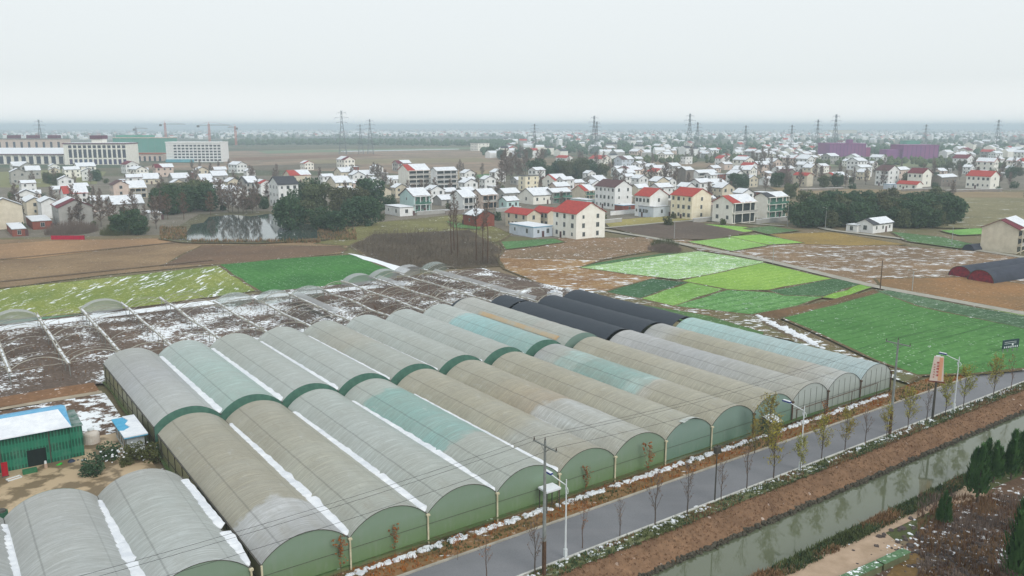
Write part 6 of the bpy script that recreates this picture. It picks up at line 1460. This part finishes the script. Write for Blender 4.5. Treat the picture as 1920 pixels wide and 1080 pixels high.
# small sheds and annexes filling the gaps of the village
hp2 = list(hp); SHEDS = {}
def sheds(n, x0, x1, y0, y1):
    for _ in range(n):
        for _t in range(60):
            x, y = vr.uniform(x0, x1), vr.uniform(y0, y1); g = P(x, y)
            if all(not (-12 < (g - h_).dot(Vector((*EV, 0))) < 16 and -12 < (g - h_).dot(Vector((*EU, 0))) < 15) for h_ in hp2): break
        else: continue
        hp2.append(g); i = min(range(len(hp)), key=lambda j: (hp[j] - g).length); side = 'left of' if x < HS[i][0] else 'right of'
        wl, ga, fl = vr.choice([('white', 'L', 2), ('grey', 'L', 1), ('beige', 'R', 2), ('brick', 'F', 1), ('grey', 'F', 1), ('pink', 'L', 1), ('white', 'R', 2)]); key = (wl, ga, fl)
        lab = wl + (' house' if fl > 1 else ' shed') + ' with snowy roof ' + side + ' the ' + re.sub(r'( (with|and|a|its|of|the|by|behind|in|to|at|half|mostly|thick|right|left|two|showing|beside|under|above|between))+$', '', ' '.join(HS[i][13].split()[:7]))
        s_ = vr.uniform(.8, 1.15)
        if key not in SHEDS:
            SHEDS[key] = house(x, y, 0, 0, 0, ga, wl, vr.choice(['grey', 'dark', 'brown']), 1, fl, 2, 2, '', lab, 'small houses and sheds filling the village', TH, pos=g, dims=(8.5, 7, 3.0 * fl + .3)); SHEDS[key].scale = (s_,) * 3
        else: dup(SHEDS[key], g, TH + vr.uniform(-.12, .12), s_, lab, 'small houses and sheds filling the village')
sheds(16, 600, 745, 322, 376); sheds(14, 780, 1010, 338, 392); sheds(24, 1150, 1480, 322, 392); sheds(18, 0, 300, 326, 404); sheds(9, 300, 500, 326, 388); sheds(14, 1480, 1900, 316, 352); sheds(8, 1000, 1180, 330, 380)
# yard walls between the houses
def yard_wall(x, y, ln, rz, col, label):
    root = thing('yard_wall', label, 'wall', P(x, y), TH + rz); part(MB().box(0, 0, 0, ln, .3, 1.7), 'wall', WALL[col], root); part(MB().box(-.05, -.06, 1.7, ln + .05, .36, 1.85), 'coping', M['snow'], root)
for (x, y, ln, rz, col, lb) in ((1095, 424, 20, -.0, 'grey', 'grey yard wall behind the cream three storey house'), (1145, 404, 16, 0, 'white', 'white yard wall below the white three storey house'), (1690, 360, 30, -.3, 'dark', 'dark yard wall below the low bright red roof'), (1775, 362, 40, -.35, 'dark', 'dark yard wall below the far right arcade house'),
    (782, 404, 16, 0, 'grey', 'grey yard wall in front of the turquoise house'), (835, 402, 18, 0, 'dark', 'dark yard wall left of the bare redwoods'), (930, 398, 14, 0, 'grey', 'grey yard wall right of the pinkish gable house'), (1300, 418, 14, 0, 'grey', 'low grey wall between yellowish and balcony houses'), (1418, 420, 20, 0, 'grey', 'grey terrace wall before the green banded house'),
    (150, 408, 16, .1, 'grey', 'grey yard wall behind the grey brushwood'), (176, 402, 14, 0, 'pink', 'pinkish yard wall left of the dark farmhouse'), (640, 352, 24, 0, 'dark', 'dark yard wall behind the evergreen crowns'), (1240, 356, 30, 0, 'dark', 'dark wall behind the thin bare grove'), (1500, 360, 34, -.2, 'dark', 'dark wall at the upper left of the wood')):
    yard_wall(x, y, ln, rz, col, lb)
# reddish thicket trees at left evergreens and the grove of thin nursery stems
RT = [bare(260 + k, 11, 6, 50, 'bark_brown', .8, 'bare_tree', .011, 'leaf_red', 1, .3, .2, 6, 3) for k in range(2)]
prt = placer(RT, 'brownish trees beside the left evergreens')
patch(prt, [(300, 408), (315, 412), (288, 402), (345, 412), (235, 425), (215, 430), (395, 405)], 'reddish brown tree at the edge of the left evergreen clump', .7, 1.0)
def grove():
    mb = MB(); r = random.Random(41)
    poly = [(662, 466), (705, 438), (880, 434), (942, 470), (935, 498), (765, 506)]
    def inside(x, y):
        c = False; j = len(poly) - 1
        for i in range(len(poly)):
            (xi, yi), (xj, yj) = poly[i], poly[j]
            if (yi > y) != (yj > y) and x < (xj - xi) * (y - yi) / (yj - yi) + xi: c = not c
            j = i
        return c
    for _ in range(2300):
        x, y = r.uniform(660, 945), r.uniform(433, 508)
        if not inside(x, y): continue
        g = P(x, y); h = r.uniform(1.0, 2.3); e = g + Vector((r.gauss(0, .3), r.gauss(0, .3), h)); mb.tube(g, e, .04, .02, 3, cap=False)
        for k in range(4):
            f = r.uniform(.3, .95); p = g.lerp(e, f); mb.tube(p, p + Vector((r.gauss(0, .45), r.gauss(0, .45), r.uniform(.3, .8))), .025, .012, 3, cap=False)
    o = setting(mb, 'nursery_grove', plain('grove_stems', S(116, 104, 88), S(94, 84, 74), .1), 'stuff'); o['label'] = 'dense brown grove of thin bare nursery stems behind the ruined frames'
grove()
def thicket(cx, cyy, rx, ry, n, h, mat, label, seed):
    mb = MB(); r = random.Random(seed); c = P(cx, cyy)
    ex = (P(cx + rx, cyy) - c).length; ey = (P(cx, cyy - ry) - c).length
    root = thing('thicket', label, 'thicket', c)
    for _ in range(n):
        t = r.random() * 6.28; q = r.random() ** .5; p = Vector((math.cos(t) * q * ex, math.sin(t) * q * ey, 0)); hh = h * (1.1 - q * .6)
        mb.tube(p, p + Vector((r.gauss(0, .5), r.gauss(0, .5), hh * r.uniform(.5, 1))), .05, .02, 3, cap=False)
    part(mb, 'stems', M[mat], root)
thicket(1246, 470, 32, 5, 800, 3.0, 'twig', 'round brown thicket beside the pale lettuce field', 3)
thicket(1246, 462, 26, 4, 500, 3.4, 'leaf_mid', 'olive thicket behind the round brown one', 4)
thicket(135, 436, 42, 6, 1500, 5.5, 'twig', 'grey brushwood in front of the maroon roofed house', 5)
thicket(235, 436, 40, 6, 1400, 4.0, 'leaf_mid', 'olive brushwood right of the grey brushwood', 6)
thicket(1640, 458, 0.1, .1, 1, .1, 'twig', 'tiny dry stem by the lane', 7) if False else None
# tree belts in the haze read as masses
def belt(pts, n, h, mat, label, seed, lat=2):
    mb = MB(); r = random.Random(seed)
    for _ in range(n):
        k = r.randrange(len(pts) - 1); t = r.random(); x = pts[k][0] + (pts[k + 1][0] - pts[k][0]) * t; y = pts[k][1] + (pts[k + 1][1] - pts[k][1]) * t + r.uniform(-lat, lat)
        g = P(x, y); s = h * r.uniform(.55, 1.15); rr = s * r.uniform(.35, .6); m_ = 7; i = len(mb.v)
        for zf, rf in ((0.0, .55), (.35, 1.0), (.72, .8), (1.0, .15)):
            for j in range(m_):
                a = 6.283 * j / m_ + zf; q = rr * rf * r.uniform(.75, 1.25); mb.v.append((g.x + math.cos(a) * q, g.y + math.sin(a) * q, s * zf))
        for z in range(3):
            for j in range(m_): mb.f.append((i + z * m_ + j, i + z * m_ + (j + 1) % m_, i + (z + 1) * m_ + (j + 1) % m_, i + (z + 1) * m_ + j)); mb.k.append(0)
        mb.f.append(tuple(i + 3 * m_ + j for j in range(m_))); mb.k.append(0)
    o = setting(mb, 'tree_belt', M[mat], 'stuff'); o['label'] = label
belt([(420, 270), (640, 268), (900, 272), (960, 274)], 520, 11, 'leaf_dark', 'blue dark tree belt along the far side of the bare land', 1, 3)
belt([(0, 256), (440, 256), (980, 254)], 500, 12, 'leaf_dark', 'tree belt in the haze across the left horizon', 2, 5)
belt([(960, 258), (1400, 256), (2000, 256)], 620, 12, 'leaf_dark', 'tree belt in the haze across the right horizon', 3, 6)
belt([(900, 280), (1200, 275), (1560, 276), (1960, 278)], 950, 9, 'leaf_dark', 'loose trees among the hazy farmhouses', 4, 14)
belt([(0, 246), (960, 245), (1960, 246)], 700, 14, 'leaf_dark', 'faint woods right under the horizon', 5, 3)
belt([(1150, 305), (1300, 300), (1640, 305), (1920, 312)], 330, 6, 'leaf_mid', 'hedges between the middle village houses', 6, 6)
for o in [o for o in bpy.data.objects if o.get('label') == 'x']:
    for c in list(o.children): bpy.data.objects.remove(c)
    bpy.data.objects.remove(o)
dd = {}
for o in bpy.data.objects:
    if o.get('category') and o.get('group') != 'trees of the dense dark wood': dd.setdefault(o['label'], []).append(o)
for lb, os_ in dd.items():
    if 2 <= len(os_) <= 14 and len(lb.split()) <= 13:
        os_.sort(key=lambda o: o.location.x / max(1, o.location.y))
        for o, q in zip(os_, ORD): o['label'] = lb + ', ' + q + ' from left'
# ================================================================== HAZE
hm = N('haze_air'); hm.t.nodes.remove(hm.p); vp = hm.n('ShaderNodeVolumePrincipled')
vp.inputs['Color'].default_value = (.76, .89, 1.0, 1); vp.inputs['Density'].default_value = .00031; vp.inputs['Anisotropy'].default_value = 0.0
hm.l(vp.outputs[0], hm.out.inputs['Volume'])
mb = MB(); mb.box(-16100, -16100, -4.4, 16100, 16100, 61.5)
hz = setting(mb, 'haze', hm.m, 'stuff'); hz['label'] = 'thin bluish winter haze over the plain'
